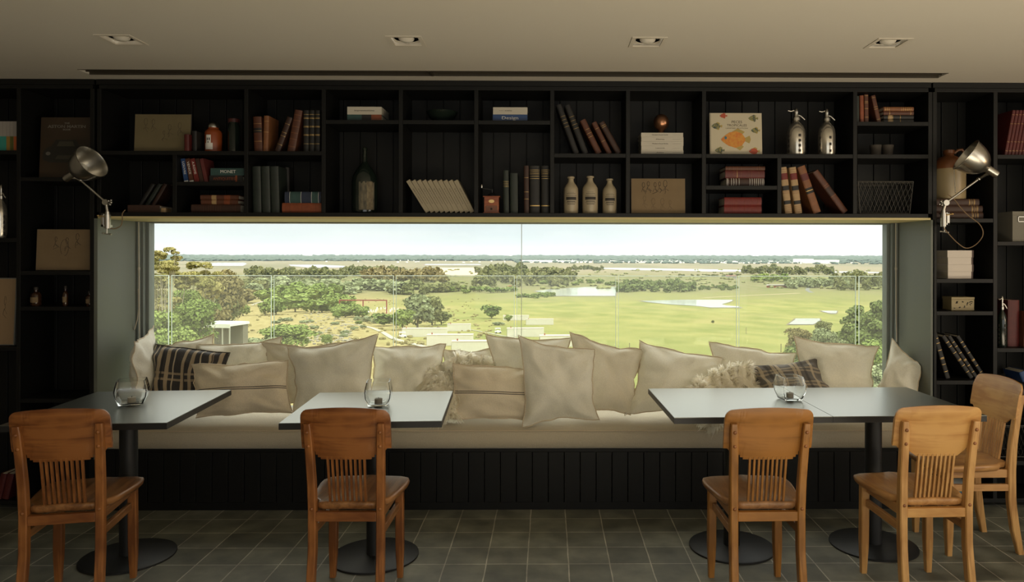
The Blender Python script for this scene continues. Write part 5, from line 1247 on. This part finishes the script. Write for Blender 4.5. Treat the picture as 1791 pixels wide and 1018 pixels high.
# lower left
zb = zMB
b_ = flat('dark brown book lying flat under the leaning dark books, lower left corner', 223, 279, zb, 13, B_['dbrown'], square=True)
bx = up('small tan book end at the lower left corner', 285, 285, 9, 364, zb, B_['vellum'], Y=D + .04, d=.06)
for i, (x0, x1, cc) in enumerate(((244, 268, 'black'), (256, 280, 'green'), (267, 290, 'dbrown'))):
    up(('left', 'middle', 'right')[i] + ' one of the three dim books leaning right above the flat dark one', x0, x1, 8, 322, b_, B_[cc], Y=D + .14, d=.12)
lean = [(322.5, 316.5, 8, 'blue', 'L O U V R E', 'blue book at the left end of the small leaning row, white lettering'), (332, 324.5, 8, 'brown', 'VENICE', 'red-brown book second in the small leaning row'),
        (341.5, 333, 8.5, 'red', 'A. ROME', 'bright red book third in the small leaning row'), (350, 341.5, 7, 'dbrown', None, 'dark book fourth in the small leaning row'), (357.5, 349, 6.5, 'maroon', None, 'maroon book at the right end of the small leaning row')]
for bx, tx, w, c, tx_, lb in lean:
    up(lb, bx + 3, tx + 3, w, 277.5, zq, B_[c], d=.13, text=[(tx_.replace(' ', ''), .6, H(0, 22), .017, M_white)] if tx_ else None, plates=[(.0, .06, M_white)] if c in ('blue', 'brown') else (), square=True)
def stext(s, z, fit, sz, m): return [(s, z, fit, sz, m)]
z = flat('dark book lettered ANTIQUITIES, under the grey-blue one', 366, 424, zq, 12, B_['black'], text=stext('ANTIQUITIES', .45, H(0, 38), .024, B_['orange']), plates=[(.78, .84, B_['orange'])], square=True)
z = flat('grey-blue book lettered MONET lying on the dark one', 368, 427, z, 12.5, B_['teal'], text=stext('MONET', .52, H(0, 26), .026, M_white), square=True)
z = flat('thick dark brown book at the bottom of the stack, lower left', 334, 420, zb, 14.5, B_['dbrown'], bands=[(q, .0007, B_['brown']) for q in (.25, .3, .35, .4, .45, .5, .55, .6, .9)])
z = flat('brown gilt-spined book lying second in the lower left stack', 351, 416, z, 8, B_['brown'], bands=GB(.3, .34, .38), plates=[(.3, .42, B_['vellum']), (.62, .78, B_['orange'])])
z = flat('brown gilt-spined book on top of the lower left stack', 350, 417, z, 8, B_['brown'], bands=GB(.3, .34, .38), plates=[(.3, .42, B_['vellum']), (.62, .78, B_['orange'])])
for i, (x0, x1, yt) in enumerate(((449, 447.5, 291), (465, 463, 291), (481, 478.5, 291))):
    up(('left', 'middle', 'right')[i] + ' one of the three tall worn dark green volumes, lower shelf', x0, x1, 15.3, yt, zb, B_['green'], bands=[(q, .001, B_['black']) for q in (.12, .5, .72, .8)], d=.145)
up('deep shadowed dark volume behind the right end of the green volumes', 501, 499, 12, 293, zb, B_['black'], Y=D + .195, d=.08)
z = flat('red-brown book lying under the teal-banded one', 493, 563, zb, 17, B_['orange'], Y=D + .03, bands=[(q, .0006, B_['brown']) for q in (.1, .2, .5, .85)])
z = flat('dark book with two teal bands lying on the red-brown one', 497.5, 561, z, 19.5, B_['navy'], Y=D + .03, plates=[(.14, .45, B_['teal']), (.74, .93, B_['teal'])], bands=[(q, .0008, M_white) for q in (.14, .45, .74, .93)])
# top small shelf stacks
z = flat('multicoloured paperback lying on the left top shelf', 607, 667, zT, 11.5, B_['teal'], d=.2, plates=[(.42, .70, B_['black']), (.70, 1.0, B_['orange'])], square=True)
z = flat('white lettered book lying on the multicoloured one', 607, 667, z, 13.5, B_['white'], d=.21, text=stext('Impressionismo', .5, H(0, 34), .011, M_ink), square=True)
z = flat('blue book lettered Design lying under the white one', 861.5, 922, zT, 12.5, B_['blue'], text=stext('Design', .5, H(0, 28), .026, M_white), square=True)
z = flat('white book with small dark prints on top of the blue Design book', 862, 922, z, 12.5, B_['white'], text=[('• • •', .24, H(0, 6), .012, M_ink), ('DISEÑO', .45, H(0, 12), .007, M_ink)], square=True)
Hh = H(190, 211); r, R_ = lathe_thing('bowl', 'dim dark bowl on the top shelf between the two book pairs', 'bowl', 773, 56, zT, [(0, 0), (.4, 0), (.42, .006), (.8, Hh * .5), (1, Hh), (.96, Hh), (.75, Hh * .55), (.3, .012), (0, .012)], M_dglass, Y=D + .14)
# demijohn
h = H(264, 380)
r, R_ = lathe_thing('demijohn', 'big dark green glass demijohn with a torn paper label', 'bottle', 638, 45, zb, [(0, .004), (.8, 0), (.97, .008), (1, .03), (1, h * .48), (.93, h * .56), (.7, h * .65), (.42, h * .72), (.22, h * .77), (.17, h * .80), (.155, h * .95), (.2, h * .955), (.2, h * .985), (.15, h)], M_dglass, Y=D + .13)
curved(r, 'paper_label', R_, .02, h * .46, -12, 58, mat('torn_label', (.07, .065, .05), .9, var=((60, 60, 20), .8, (.20, .17, .11))), wav=.02); curved(r, 'label_strip', R_ + .0008, .02, h * .47, 22, 50, mat('torn_label_strip', (.22, .18, .11), .9, var=((70, 70, 40), .7, (.08, .06, .04))), wav=.012)
# ten leaning beige books
for i in range(10):
    f = i / 9
    up(['leftmost', 'second', 'third', 'fourth', 'fifth', 'sixth', 'seventh', 'eighth', 'ninth', 'rightmost'][i] + ' of the ten beige books leaning left, counted from the left', 748 + 78 * f, 712.5 + 83.5 * f, 8.8, 316, zb, B_['beige'], Y=D + .04, d=.15, group='ten leaning beige books', square=True, pages=B_['beige'], text=[('ESTUDIO', .5, H(0, 30), .006, M_pencil)])
# coffee grinder
x = at(860.5, 446, D + .10).x; w = 29 * (D + .1) / F / 2; hh = H(351, 381, D + .1)
r = empty('coffee_grinder', (x, D + .10, zb + .0005), 0, 'small wooden coffee grinder with a crank, beside the dark green books', 'coffee grinder'); WG = wood('grinder_wood', (.22, .05, .012), (.36, .10, .025), axis=0)
b = MB(); b.box((-w, -w, 0), (w, w, .006), bev=.001); b.box((-w * .86, -w * .86, .006), (w * .86, w * .86, hh - .006)); b.box((-w, -w, hh - .006), (w, w, hh), bev=.001); b.build('box', WG, r)
dr = MB().box((-w * .7, -w * .9, .010), (w * .7, -w * .86, hh * .46), bev=.001).build('drawer', wood('grinder_drawer', (.10, .03, .01), (.18, .06, .02), axis=0), r); MB().sphere((0, -w * .96, hh * .26), .006).build('knob', M_ink, dr, smooth=True)
MB().prism(ell(0, hh * .70, w * .34, hh * .10), -w * .9, -w * .86).build('oval_plate', M_brass, r)
MB().lathe([(w * .6, hh), (w * .62, hh + .004), (w * .4, hh + .016), (.006, hh + .024), (.005, hh + .045), (0, hh + .045)], 24).build('hopper', M_iron, r, smooth=True)
b = MB(); b.tube([(0, 0, hh + .042), (-.03, -.01, hh + .046), (-.062, -.01, hh + .05)], .003, 8); b.build('crank', M_iron, r, smooth=True); MB().lathe([(0, hh + .05), (.006, hh + .052), (.008, hh + .062), (.005, hh + .072), (0, hh + .074)], 12, Matrix.Translation((-.062, -.01, 0))).build('crank_knob', M_steel, r, smooth=True)
up('dark green book with gold bands right of the coffee grinder', 885.5, 884.5, 10, 298, zb, B_['green'], bands=GB(.62, .66, .70, .74, hf=.0009)); up('plain black-green book right of the gold banded one', 899, 898.5, 14, 303, zb, B_['green'])
up('black-brown gold tooled book left of the two broad volumes', 921, 920.5, 9, 290, zb, B_['dbrown'], bands=GB(.45, .75, .3, hf=.0009)); up('broad black volume with five gold bands, left one of the pair', 935.5, 935, 18, 290, zb, B_['black'], bands=GB(.73, .78, .83, .87, .91, hf=.0010), plates=[(.15, .17, M_gold)])
up('broad black volume with five gold bands, right one of the pair', 954, 954, 15.5, 290, zb, B_['black'], bands=GB(.73, .78, .83, .87, .91, hf=.0010), plates=[(.15, .17, M_gold)])
# five leaning, column right of centre
zc = zB2
for bx, tx, w, yt, c, bd, lb in ((1008, 976.5, 11, 183, 'black', (.55, .62, .69, .76), 'tall black leaning book with gold bands, furthest left of its compartment'), (1024, 991.5, 11.5, 184, 'black', (.52, .60, .68, .76), 'tall black leaning book second in its compartment, gold lines'),
                               (1047.5, 1018, 12, 210, 'brown', (.5, .6, .72), 'brown leaning book in the middle of the five'), (1066, 1038, 10, 214, 'brown', (.8, .4), 'brown leaning book fourth of the five'), (1082.5, 1051, 12, 214, 'dbrown', (.85, .9), 'dark brown leaning book with a gold-tipped head, last of the five')):
    up(lb, bx, tx, w, yt, zc, B_[c], bands=GB(*bd), Y=D + .05)
z = zc
for i, s in enumerate(('Atlas', 'Leyenda', 'Modern Food Guide', 'Plants', 'Modern Food Guide')):
    z = flat(('lowest', 'second lowest', 'middle', 'second highest', 'topmost')[i] + ' of the five white volumes under the copper globe', 1121 + .4 * (i % 2), 1195 - .5 * (i % 3 == 1), z, 7.55, B_['white'], group='five white volumes', square=True, text=[(s, .45, H(0, 7 + 1.2 * len(s)), .008, M_pencil), ('————', .84, H(0, 14), .006, M_pencil)])
Yb = D + .12; hh = H(195, 231, Yb)
r, R_ = lathe_thing('globe_jar', 'small copper globe on a dark foot, on top of the five white volumes', 'ornament', 1156, 27, z, [(0, .004), (.45, .0), (.4, .010), (.34, .018)] + [(math.sin(t), hh * .60 - math.cos(t) * hh * .40) for t in [k * PI / 14 for k in range(2, 15)]], mat('aged_copper', (.40, .20, .11), .28, metal=.9, var=((12, 12, 12), .6, (.15, .07, .04))), Y=Yb)
# stoneware bottles
M_stone = mat('stoneware_glaze', (.36, .30, .20), .35, var=((20, 20, 8), .3, (.28, .22, .14)))
for cx, w, yt, lb in ((998.5, 25.5, 316, 'left one of the three pale stoneware bottles'), (1032, 27, 315, 'middle one of the three pale stoneware bottles, the tallest'), (1066, 24.5, 319.5, 'right one of the three pale stoneware bottles, the smallest')):
    Yb = D + .08; h = H(yt, 381, Yb)
    r, R_ = lathe_thing('stoneware_bottle', lb, 'bottle', cx, w, zb, [(0, .002), (.92, 0), (1, .006), (1, h * .60), (.97, h * .68), (.75, h * .76), (.50, h * .82), (.38, h * .88), (.36, h * .94), (.50, h * .955), (.50, h * .985), (.42, h), (.3, h), (.28, h * .95)], M_stone, Y=Yb)
    r['group'] = 'stoneware bottles'
    curved(r, 'printed_label', R_, h * .36, h * .44, -42, 42, M_ink); 
    for z0, z1, a in ((.24, .255, 30), (.28, .29, 38), (.31, .33, 34), (.47, .48, 44), (.52, .53, 36), (.56, .565, 24)): curved(r, 'printed_line', R_, h * z0, h * z1, -a, a, M_pencil, out=.0005)
board('sketch_picture', 'tan sketch sheet leaning in the compartment right of the stoneware bottles', 'picture', (1103.5, 1199, 312), zb, D + .06, .04, M_ink, M_paper2, lambda r, w, h: (pencil(r, w, h, figs(4, 5, -.6, .3, .8, .88), M_pencil, rad=.0014), pencil(r, w, h, figs(6, 4, -.7, .6, .3, .45), M_pencil, rad=.0005)), border=.003)
# fish book
def fishcover(r, w, h):
    def fish(cx, cz, s, body, fin, flip=1, rot=0.):
        m = Matrix.Translation((cx, 0, cz)) @ Matrix.Rotation(rot, 4, 'Y')
        g = lambda pts: [(x * s * flip, z * s) for x, z in pts]
        q = [(-1, .0), (-.75, .25), (-.4, .5), (.1, .6), (.5, .42), (.72, .12), (.72, -.1), (.5, -.42), (.05, -.6), (-.45, -.45), (-.8, -.22)]
        patch2d(g([(.66, .1), (1.05, .28), (1.12, .0), (1.02, -.28), (.66, -.1)]), -.0020, fin, r, 'tail_print', mtx=m); patch2d(g([(-.3, .5), (.2, .8), (.7, .55), (.5, .35)]), -.0020, fin, r, 'fin_print', mtx=m); patch2d(g([(0, -.55), (.35, -.78), (.62, -.5), (.4, -.35)]), -.0020, fin, r, 'fin_print', mtx=m)
        patch2d(g(q), -.0022, body, r, 'fish_print', mtx=m); patch2d(g(ell(-.66, .12, .09, .11, 12)), -.0030, mat('fish_blue', (.05, .14, .18), .6), r, 'eye_print', mtx=m)
    fo = mat('fish_orange', (.55, .17, .03), .6, var=((60, 60, 60), .6, (.62, .36, .05))); ff = mat('fish_fin', (.38, .28, .08), .6); fb = mat('fish_dark', (.04, .06, .06), .6, var=((90, 90, 90), .8, (.35, .30, .08))); fr = mat('fish_red', (.40, .07, .03), .6)
    fish(-.02 * w, h * .36, w * .27, fo, ff); fish(-.37 * w, h * .68, w * .10, fb, ff); fish(.37 * w, h * .58, w * .085, fb, ff, 1); fish(.33 * w, h * .87, w * .09, fb, fb, 1); fish(-.24 * w, h * .93, w * .07, fr, fr, 1); fish(-.32 * w, h * .10, w * .09, fb, fb); fish(.34 * w, h * .08, w * .10, fr, ff)
    for s, z, f, sz in (('PECES', .78, .20, .022), ('TROPICALES', .70, .38, .020), ('LIMITED EDITION', .63, .42, .009)):
        lettering(s, sz, Matrix.Translation((.02 * w, -.0015, z * h)) @ FRONT, M_pencil, r, fit=w * f)
    patch2d([(-w * .5 + .004, .001), (-w * .5 + .0055, .001), (-w * .5 + .0055, h - .001), (-w * .5 + .004, h - .001)], -.0013, M_pencil, r, 'hinge_line')
r = board('picture_book', 'cream picture book with a large orange fish on its cover, facing the room', 'book', (1241.5, 1333, 197.5), zB2, D + .05, .06, B_['white'], mat('cream_cover', (.52, .46, .33), .5), fishcover, th=.018, border=.0005)
# siphons
def siphon(label, cx, w, yt, yb, zsh, Y, rows, m=M_silver, flip=1):
    h = H(yt, yb, Y); r, R_ = lathe_thing('soda_siphon', label, 'siphon', cx, w, zsh, [(0, .003), (.94, 0), (1, .008), (1, h * .46), (.95, h * .54), (.78, h * .62), (.5, h * .68), (.3, h * .72), (.28, h * .74)], m, Y=Y)
    MB().lathe([(0, h * .735), (R_ * .42, h * .735), (R_ * .42, h * .79), (R_ * .3, h * .80), (R_ * .22, h * .88), (R_ * .26, h * .90), (R_ * .22, h * .97), (R_ * .08, h), (0, h)], 20).build('valve_head', M_steel, r, smooth=True); vh = r.children[-1]; vh = [c for c in r.children if c.name.startswith('valve_head')][0]
    MB().tube([(flip * R_ * .1, 0, h * .86), (flip * R_ * .5, -.004, h * .83), (flip * R_ * .85, -.006, h * .77), (flip * R_ * .95, -.006, h * .75)], [.005, .0045, .004, .003], 10).build('spout', M_steel, vh, smooth=True)
    MB().tube([(0, 0, h * .97), (-flip * R_ * .3, 0, h * .945), (-flip * R_ * .6, 0, h * .93), (-flip * R_ * .9, 0, h * .945)], [.004, .0035, .003, .0025], 8).build('lever', M_steel, vh, smooth=True)
    for k in range(rows):
        for a in (-70, 4, 62): curved(r, 'dark_spot', R_, h * (.06 + .42 * k / rows), h * (.06 + .42 * k / rows) + h * .055, a - 8, a + 8, M_ink, seg=4)
    return r
siphon('silvered soda siphon right of the fish book, four rows of dark spots', 1392, 31.5, 186, 270, zB2, D + .08, 4)
siphon('silvered soda siphon nearer the small shelves, three rows of dark spots', 1445.5, 29, 187, 270, zB2, D + .08, 3)
# stacks lower right-centre
z = flat('dark book with many pale bands, bottom of the brown stack', 1270, 1337, zR, 14, B_['dbrown'], bands=[(q, .0011, M_white) for q in (.02, .05, .14, .2, .26, .34, .62, .68, .74, .79, .84, .89, .94, .98)])
z = flat('brown book with faint lines, middle of the brown stack', 1268.5, 1337.5, z, 13.5, B_['maroon'], bands=[(q, .0006, B_['tanb']) for q in (.2, .24, .4, .6, .66, .85)] + GB(.3))
z = flat('thin brown book on top of the brown stack', 1269, 1338, z, 7, B_['brown'], bands=[(q, .0008, B_['tanb']) for q in (.1, .2, .3, .4, .8, .86, .92)])
z = flat('lower one of the two red books lying above the window', 1266.5, 1332, zb, 14.3, B_['red'], bands=[(q, .0005, B_['orange']) for q in (.2, .25, .3, .33, .55, .75, .9)])
z = flat('upper one of the two red books lying above the window', 1267, 1332, z, 14.5, B_['red'], bands=[(q, .0005, B_['orange']) for q in (.2, .25, .3, .33, .55, .75, .9)])
for bx, tx, lb in ((1380, 1370, 'left vellum book with a red label and black bands'), (1397.5, 1386.5, 'right vellum book with a red label and black bands')):
    up(lb, bx, tx, 13, 292.5, zb, B_['vellum'], bands=[(q, .0008, B_['tanb']) for q in (.04, .08, .12, .16, .44, .48, .9, .95)], plates=[(.73, .87, B_['red']), (.50, .60, B_['black']), (.20, .28, B_['black'])])
up('thick tan leather book leaning left beside the vellum pair', 1430, 1401, 15, 291, zb, B_['tanb'], plates=[(.70, .84, B_['maroon']), (.42, .54, B_['black'])], bands=GB(.48, hf=.002))
up('dark brown leather book leaning far left, alone in its corner', 1479, 1424.5, 14.5, 300, zb, B_['brown'], bands=[(.62, .0016, B_['tanb']), (.66, .0016, B_['tanb']), (.40, .0016, B_['tanb'])], plates=[(.42, .6, B_['dbrown'])])
# small shelves right
up('slim dark book at the left end of the top right shelf', 1500.5, 1500.5, 5, 168, zT, B_['green'], d=.12); up('rust red upright book, top right shelf', 1508, 1507.5, 7, 167, zT, B_['orange'], d=.12); up('brown gold-banded upright book, top right shelf', 1516, 1515.5, 7.5, 165, zT, B_['brown'], d=.12, bands=GB(.7, .75, .5, .2, .95))
up('brown gold-banded book leaning left beside the upright ones', 1538, 1527.5, 8, 167, zT, B_['brown'], d=.12, bands=GB(.5, .58, .12, .92))
z = zT
for i, (c, bd) in enumerate((('black', (.15, .3, .55)), ('black', (.15, .3, .55)), ('brown', (.2, .9)), ('tanb', (.06, .12, .18, .6, .66, .72, .78, .84, .9)))):
    z = flat(('lowest dark gilt book of the top right stack', 'second dark gilt book of the top right stack', 'plain brown book third in the top right stack', 'rust book with pale bars on top of the top right stack')[i], 1545.5, 1598, z, 7, B_[c], d=.12, bands=GB(*bd, hf=.0009), plates=[(.17, .28, B_['vellum'])] if i < 2 else ())
for cx, wh in ((1531, 'left'), (1552, 'right')):
    lathe_thing('pot', wh + ' one of the two dim clay pots under the top right shelf', 'pot', cx, 19, zB2, [(0, .003), (.85, 0), (.9, .01), (1, H(249, 270) * .8), (1.05, H(249, 270) * .85), (1.05, H(249, 270)), (.9, H(249, 270)), (.85, .02), (0, .02)], mat('dark_clay', (.05, .04, .03), .8), Y=D + .13)
# wire basket
xa, xb = at(1501, 446, D + .05).x, at(1598, 446, D + .05).x; hh = H(322, 379, D + .05); cx = (xa + xb) / 2; w = (xb - xa) / 2; dp = .2
r = empty('wire_basket', (cx, D + .155, zb + .002), 0, 'black diamond-mesh wire basket above the right end of the window', 'basket'); M_wire = mat('dark_wire', (.07, .065, .055), .45, metal=.6)
def ringpts(s, z): return [(-w * s, -dp / 2 * s, z), (w * s, -dp / 2 * s, z), (w * s, dp / 2 * s, z), (-w * s, dp / 2 * s, z)]
b = MB(); 
for s, z, q in ((1, hh, .003), (.9, .004, .0025), (.99, hh - .008, .0015)):
    p = ringpts(s, z)
    for i in range(4): b.cyl(p[i], p[(i + 1) % 4], q, seg=8)
for a, c in zip(ringpts(.9, .004), ringpts(1, hh)): b.cyl(a, c, .0025, seg=8)
b.build('frame', M_wire, r, smooth=True)
b = MB(); TP, BT_ = ringpts(1, hh), ringpts(.9, .004)
for i in range(4):
    A, Bq = Vector(TP[i]), Vector(TP[(i + 1) % 4]); C, Dq = Vector(BT_[i]), Vector(BT_[(i + 1) % 4]); n = 12 if i % 2 == 0 else 8; k = 3
    pt = lambda u, v: (C.lerp(Dq, u)).lerp(A.lerp(Bq, u), v)
    for j in range(-k, n):
        for sgn in (0, 1):
            u0, u1, v0, v1 = j / n, (j + k) / n, 0., 1.
            if u0 < 0: v0 = -u0 / (u1 - u0); u0 = 0.
            if u1 > 1: v1 = v0 + (1 - v0) * ((1 - u0) / (u1 - u0)) if v0 == 0 else v1; u1 = 1.
            if sgn: b.cyl(pt(1 - u0, v0), pt(1 - u1, v1), .0009, seg=5)
            else: b.cyl(pt(u0, v0), pt(u1, v1), .0009, seg=5)
for j in range(9): t = j / 8; C = Vector(BT_[0]).lerp(Vector(BT_[1]), t); E = Vector(BT_[3]).lerp(Vector(BT_[2]), t); b.cyl(C, E, .0009, seg=5)
b.build('wire_mesh', M_wire, r)
# --- right bookcase
z = z6
for i, (xl, xr) in enumerate(((1631, 1720), (1632, 1719), (1632, 1713))):
    z = flat(('bottom', 'middle', 'top')[i] + ' one of the three long dark volumes under the stoneware jug', xl, xr, z, 11.6, B_['dbrown'], Y=D + .05, d=.2, bands=GB(.78, .80, .84, .88, .9, hf=.0006))
Yb = D + .15; h = H(256, 344, Yb)
r, R_ = lathe_thing('stoneware_jug', 'large two-tone stoneware jug with a loop handle on the dark volumes', 'jug', 1659, 54, z, [(0, .003), (.95, 0), (1, .008), (1, h * .61)], mat('jug_glaze_cream', (.30, .235, .13), .35, var=((15, 15, 5), .35, (.22, .16, .08))), Y=Yb, part='lower_body')
MB().lathe([(R_, h * .61), (R_ * 1.0, h * .66), (R_ * .92, h * .74), (R_ * .66, h * .83), (R_ * .34, h * .88), (R_ * .28, h * .91), (R_ * .34, h * .93), (R_ * .34, h * .99), (R_ * .28, h), (0, h)], 36).build('brown_shoulder', mat('jug_glaze_brown', (.15, .055, .02), .3), r, smooth=True)
MB().tube([(R_ * .30, -.01, h * .93), (R_ * .5, -.02, h * .99), (R_ * .75, -.02, h * 1.0), (R_ * .92, -.02, h * .93), (R_ * .94, -.015, h * .82), (R_ * .82, -.01, h * .74)], .0085, 12).build('handle', mat('jug_glaze_brown', (0, 0, 0)), r, smooth=True)
z = z7
for i in range(4):
    z = flat(('lowest', 'second lowest', 'second highest', 'topmost')[i] + ' of the four thick white-edged books beside the right reveal', 1658 - (.8 if i == 3 else 0), 1702 + (i % 2), z, 12.3, mat('white_block', (.62, .56, .50), .7), Y=D + .05, d=.15, square=True, plates=[(.93, 1.0, B_['dbrown'])])
x = at(1676, 446, D + .12).x; w = 20 * (D + .12) / F; hh = H(521, 544, D + .12)
r = empty('tin_box', (x, D + .12, z8 + .0005), 0, 'small cream box with a dark leaf pattern on the shelf below the white books', 'box')
MB().box((-w, -.05, 0), (w, .05, hh * .82), bev=.002).build('body', mat('cream_tin', (.30, .24, .12), .5), r); MB().box((-w * 1.02, -.052, hh * .82), (w * 1.02, .052, hh), bev=.002).build('lid', mat('cream_tin', (0, 0, 0)), r)
b = MB(); r2 = random.Random(2)
for i in range(16): u, v = r2.uniform(-.8, .8) * w, r2.uniform(.15, .68) * hh; b.prism(ell(u, v, r2.uniform(.004, .009), r2.uniform(.002, .004), 8, r2.uniform(-1, 1)), -.0508, -.0502)
b.build('leaf_pattern', M_ink, r)
for bx, tx, w, yt, lb in ((1659, 1633.5, 9, 580, 'leftmost'), (1700.5, 1648, 9.5, 588, 'second'), (1709.5, 1658.5, 8, 588, 'third'), (1723.5, 1673.5, 8, 588, 'rightmost')):
    up(lb + ' of the four black gold-tooled books leaning left, right bookcase', bx, tx + 1, w, yt, z9, B_['black'], bands=GB(.15, .3, .42, .44, .6, .75, .85, hf=.0013), Y=D + .05)
for i in range(8):
    up(('leftmost', 'second', 'third', 'fourth', 'fifth', 'sixth', 'seventh', 'eighth')[i] + ' of the red gilt volumes leaning right at the upper right edge', 1759.5 + 6.1 * i, 1774.5 + 6.1 * i, 5.7, 193, zr1, B_['dred'], bands=GB(.1, .3, .7, .9, hf=.0005), group='row of red volumes')
x = at(1771.5, 446, D + .12).x; w = 17.5 * (D + .12) / F; hh = H(371, 423, D + .12)
r = empty('file_box', (x, D + .12, zr2 + .0005), 0, 'grey file box with a metal label holder at the right edge', 'box'); MB().box((-w, -.09, 0), (w, .09, hh * .88), bev=.001).build('body', mat('grey_box_board', (.17, .16, .13), .8), r); MB().box((-w * 1.04, -.093, hh * .88), (w * 1.04, .093, hh), bev=.001).build('lid', mat('grey_box_board', (0, 0, 0)), r)
b = MB(); hw = .03; z0 = hh * .74; b.box((-hw, -.096, z0 - .016), (hw, -.090, z0 - .013)); b.box((-hw, -.096, z0 + .013), (hw, -.090, z0 + .016)); b.box((-hw, -.096, z0 - .016), (-hw + .003, -.090, z0 + .016)); b.box((hw - .003, -.096, z0 - .016), (hw, -.090, z0 + .016)); b.build('label_holder', M_steel, r)
siphon('glass soda siphon standing left of the big red book, right edge', 1753, 15, 519, 608, zr3, D + .07, 5, M_dglass)
up('big dark red book standing behind the siphon at the right edge', 1774, 1774, 21, 525, zr3, B_['dred'], Y=D + .08, d=.2); up('brown gilt book at the right edge beside the big red one', 1796, 1798, 10, 545, zr3, B_['brown'], bands=GB(.2, .4, .6))
z = flat('dark book lying flat on the shelf below the siphon', 1748, 1792, zs(700), 12, B_['dbrown']); z = flat('second dark book lying flat below the siphon', 1750, 1790, z, 11, B_['black']); up('blue book leaning at the right edge under the siphon shelf', 1796, 1788, 14, 650, z, B_['blue'], Y=D + .08)
z = z10
for i, (c, t_) in enumerate(((('orange_mag', (.6, .12, .03)), 3), (('blue_mag', (.03, .06, .25)), 3.5), (('teal_mag', (.03, .22, .28)), 3), (('white_mag', (.5, .55, .6)), 7))):
    z = flat(('orange', 'blue', 'teal', 'white')[i] + ' magazine in the low stack seen between the right-hand chairs', 1668, 1708, z, t_, mat(*c, .5), square=True)
xa, xb = at(1745, 446, D + .05).x, at(1850, 446, D + .05).x; cxx = (xa + xb) / 2
k = copy_tree(bpy.data.objects['wire_basket']); k.location = ((X[1741] + XR2) / 2, D + .155, zr4 + .08 + .004); k['label'] = 'black wire basket low behind the side-on chair'
# --- left bookcase
for i, (c, cc) in enumerate((((.03, .25, .20), 'teal'), ((.03, .25, .20), 'teal'), ((.28, .16, .03), 'mustard'), ((.09, .09, .012), 'olive'), ((.42, .10, .02), 'orange'))):
    up('thin book with a pale upper spine and ' + ('teal lower half, leftmost', 'teal lower half, second from the left', 'mustard lower half', 'olive lower half', 'orange lower half')[i], 1.5 + 6.3 * i, 1.5 + 6.3 * i, 6.1, 212.5, zl1, mat('pale_spine', (.30, .27, .24), .7), plates=[(0.004, .5, mat(cc + '_spine', c, .6))], square=True)
def carcover(r, w, h):
    mk = mat('dim_print', (.13, .12, .10), .7); sk = mat('car_grey', (.018, .017, .013), .4); 
    for s, z, f, sz in (('THE', .90, .10, .014), ('ASTON MARTIN', .845, .72, .024), ('BOOK', .795, .15, .014)): lettering(s, sz, Matrix.Translation((0, -.0018, z * h)) @ FRONT, mk, r, fit=w * f, bold=.0005)
    q = lambda pts, m, nm, y: patch2d([(x * w, z * h) for x, z in pts], y, m, r, nm)
    q([(-.44, .30), (-.44, .42), (-.36, .50), (-.28, .52), (-.20, .63), (.18, .63), (.26, .52), (.34, .50), (.44, .42), (.44, .30), (.30, .25), (-.30, .25)], sk, 'car_print', -.0014)
    q([(-.18, .52), (-.13, .60), (.12, .60), (.17, .52)], mat('car_glass_print', (.05, .045, .03), .3), 'windscreen_print', -.0021); q([(-.20, .31), (-.16, .37), (.16, .37), (.20, .31)], mat('car_glass_print', (0, 0, 0)), 'grille_print', -.0021)
    for s in (-1, 1): q(ell(s * .34, .40, .045, .03, 14), mk, 'headlamp_print', -.0021)
board('picture_book', 'large dark book with a car on its cover behind the left clamp lamp', 'book', (68, 160, 205), zl2, D + .07, .05, mat('car_cover', (.035, .022, .012), .5), mat('car_cover_sheet', (.045, .026, .012), .5, var=((2, 2, 3), .6, (.02, .014, .008))), carcover, th=.03, border=.001)
board('sketch_picture', 'tan sketch of two small figures leaning in the left bookcase', 'picture', (62, 168.5 - 5, 401), zl3, D + .06, .05, M_ink, M_paper2, lambda r, w, h: pencil(r, w, h, figs(9, 3, -.5, .6, .72, .82) + [[(-.02 + .14 * math.cos(t), .55 + .2 * math.sin(t)) for t in [k * .5 for k in range(-3, 9)]]], M_pencil, rad=.0011), border=.003)
for cx, w, yt, lb in ((63, 16, 507, 'leftmost of the three tiny brown bottles in the left bookcase, pale label'), (114.5, 9, 505, 'middle of the three tiny brown bottles, the slimmest'), (157, 12, 514, 'rightmost of the three tiny brown bottles, beside the reveal')):
    Yb = D + .06; h = H(yt, 540, Yb)
    r, R_ = lathe_thing('apothecary_bottle', lb, 'bottle', cx, w, zl4, [(0, .001), (.95, 0), (1, .004), (1, h * .58), (.8, h * .68), (.35, h * .74), (.33, h * .84)], mat('brown_glass', (.035, .014, .006), .12), Y=Yb)
    MB().lathe([(0, h * .84), (R_ * .42, h * .84), (R_ * .42, h * .98), (0, h)], 16).build('stopper', M_ink, r, smooth=True); curved(r, 'paper_label', R_, h * .18, h * .46, -40, 55, M_paper2)
siphon('silvered soda siphon cut by the left edge of the photo', 2, 19, 330, 423, zl5, D + .08, 4)
board('sketch_picture', 'tan picture board cut by the left edge of the photo', 'picture', (-40, 25, 487), zl6, D + .05, .06, mat('grey_board_edge', (.16, .16, .15), .7), mat('warm_print_paper', (.30, .20, .11), .8), lambda r, w, h: pencil(r, w, h, figs(12, 3), M_pencil), th=.03, border=.006)
up('red book leaning at the lower left edge', 8, 18, 12, 829, z10, B_['dred'], Y=D + .02); up('second red book leaning at the lower left edge, further left', -4, 6, 11, 829, z10, B_['dred'], Y=D + .02)
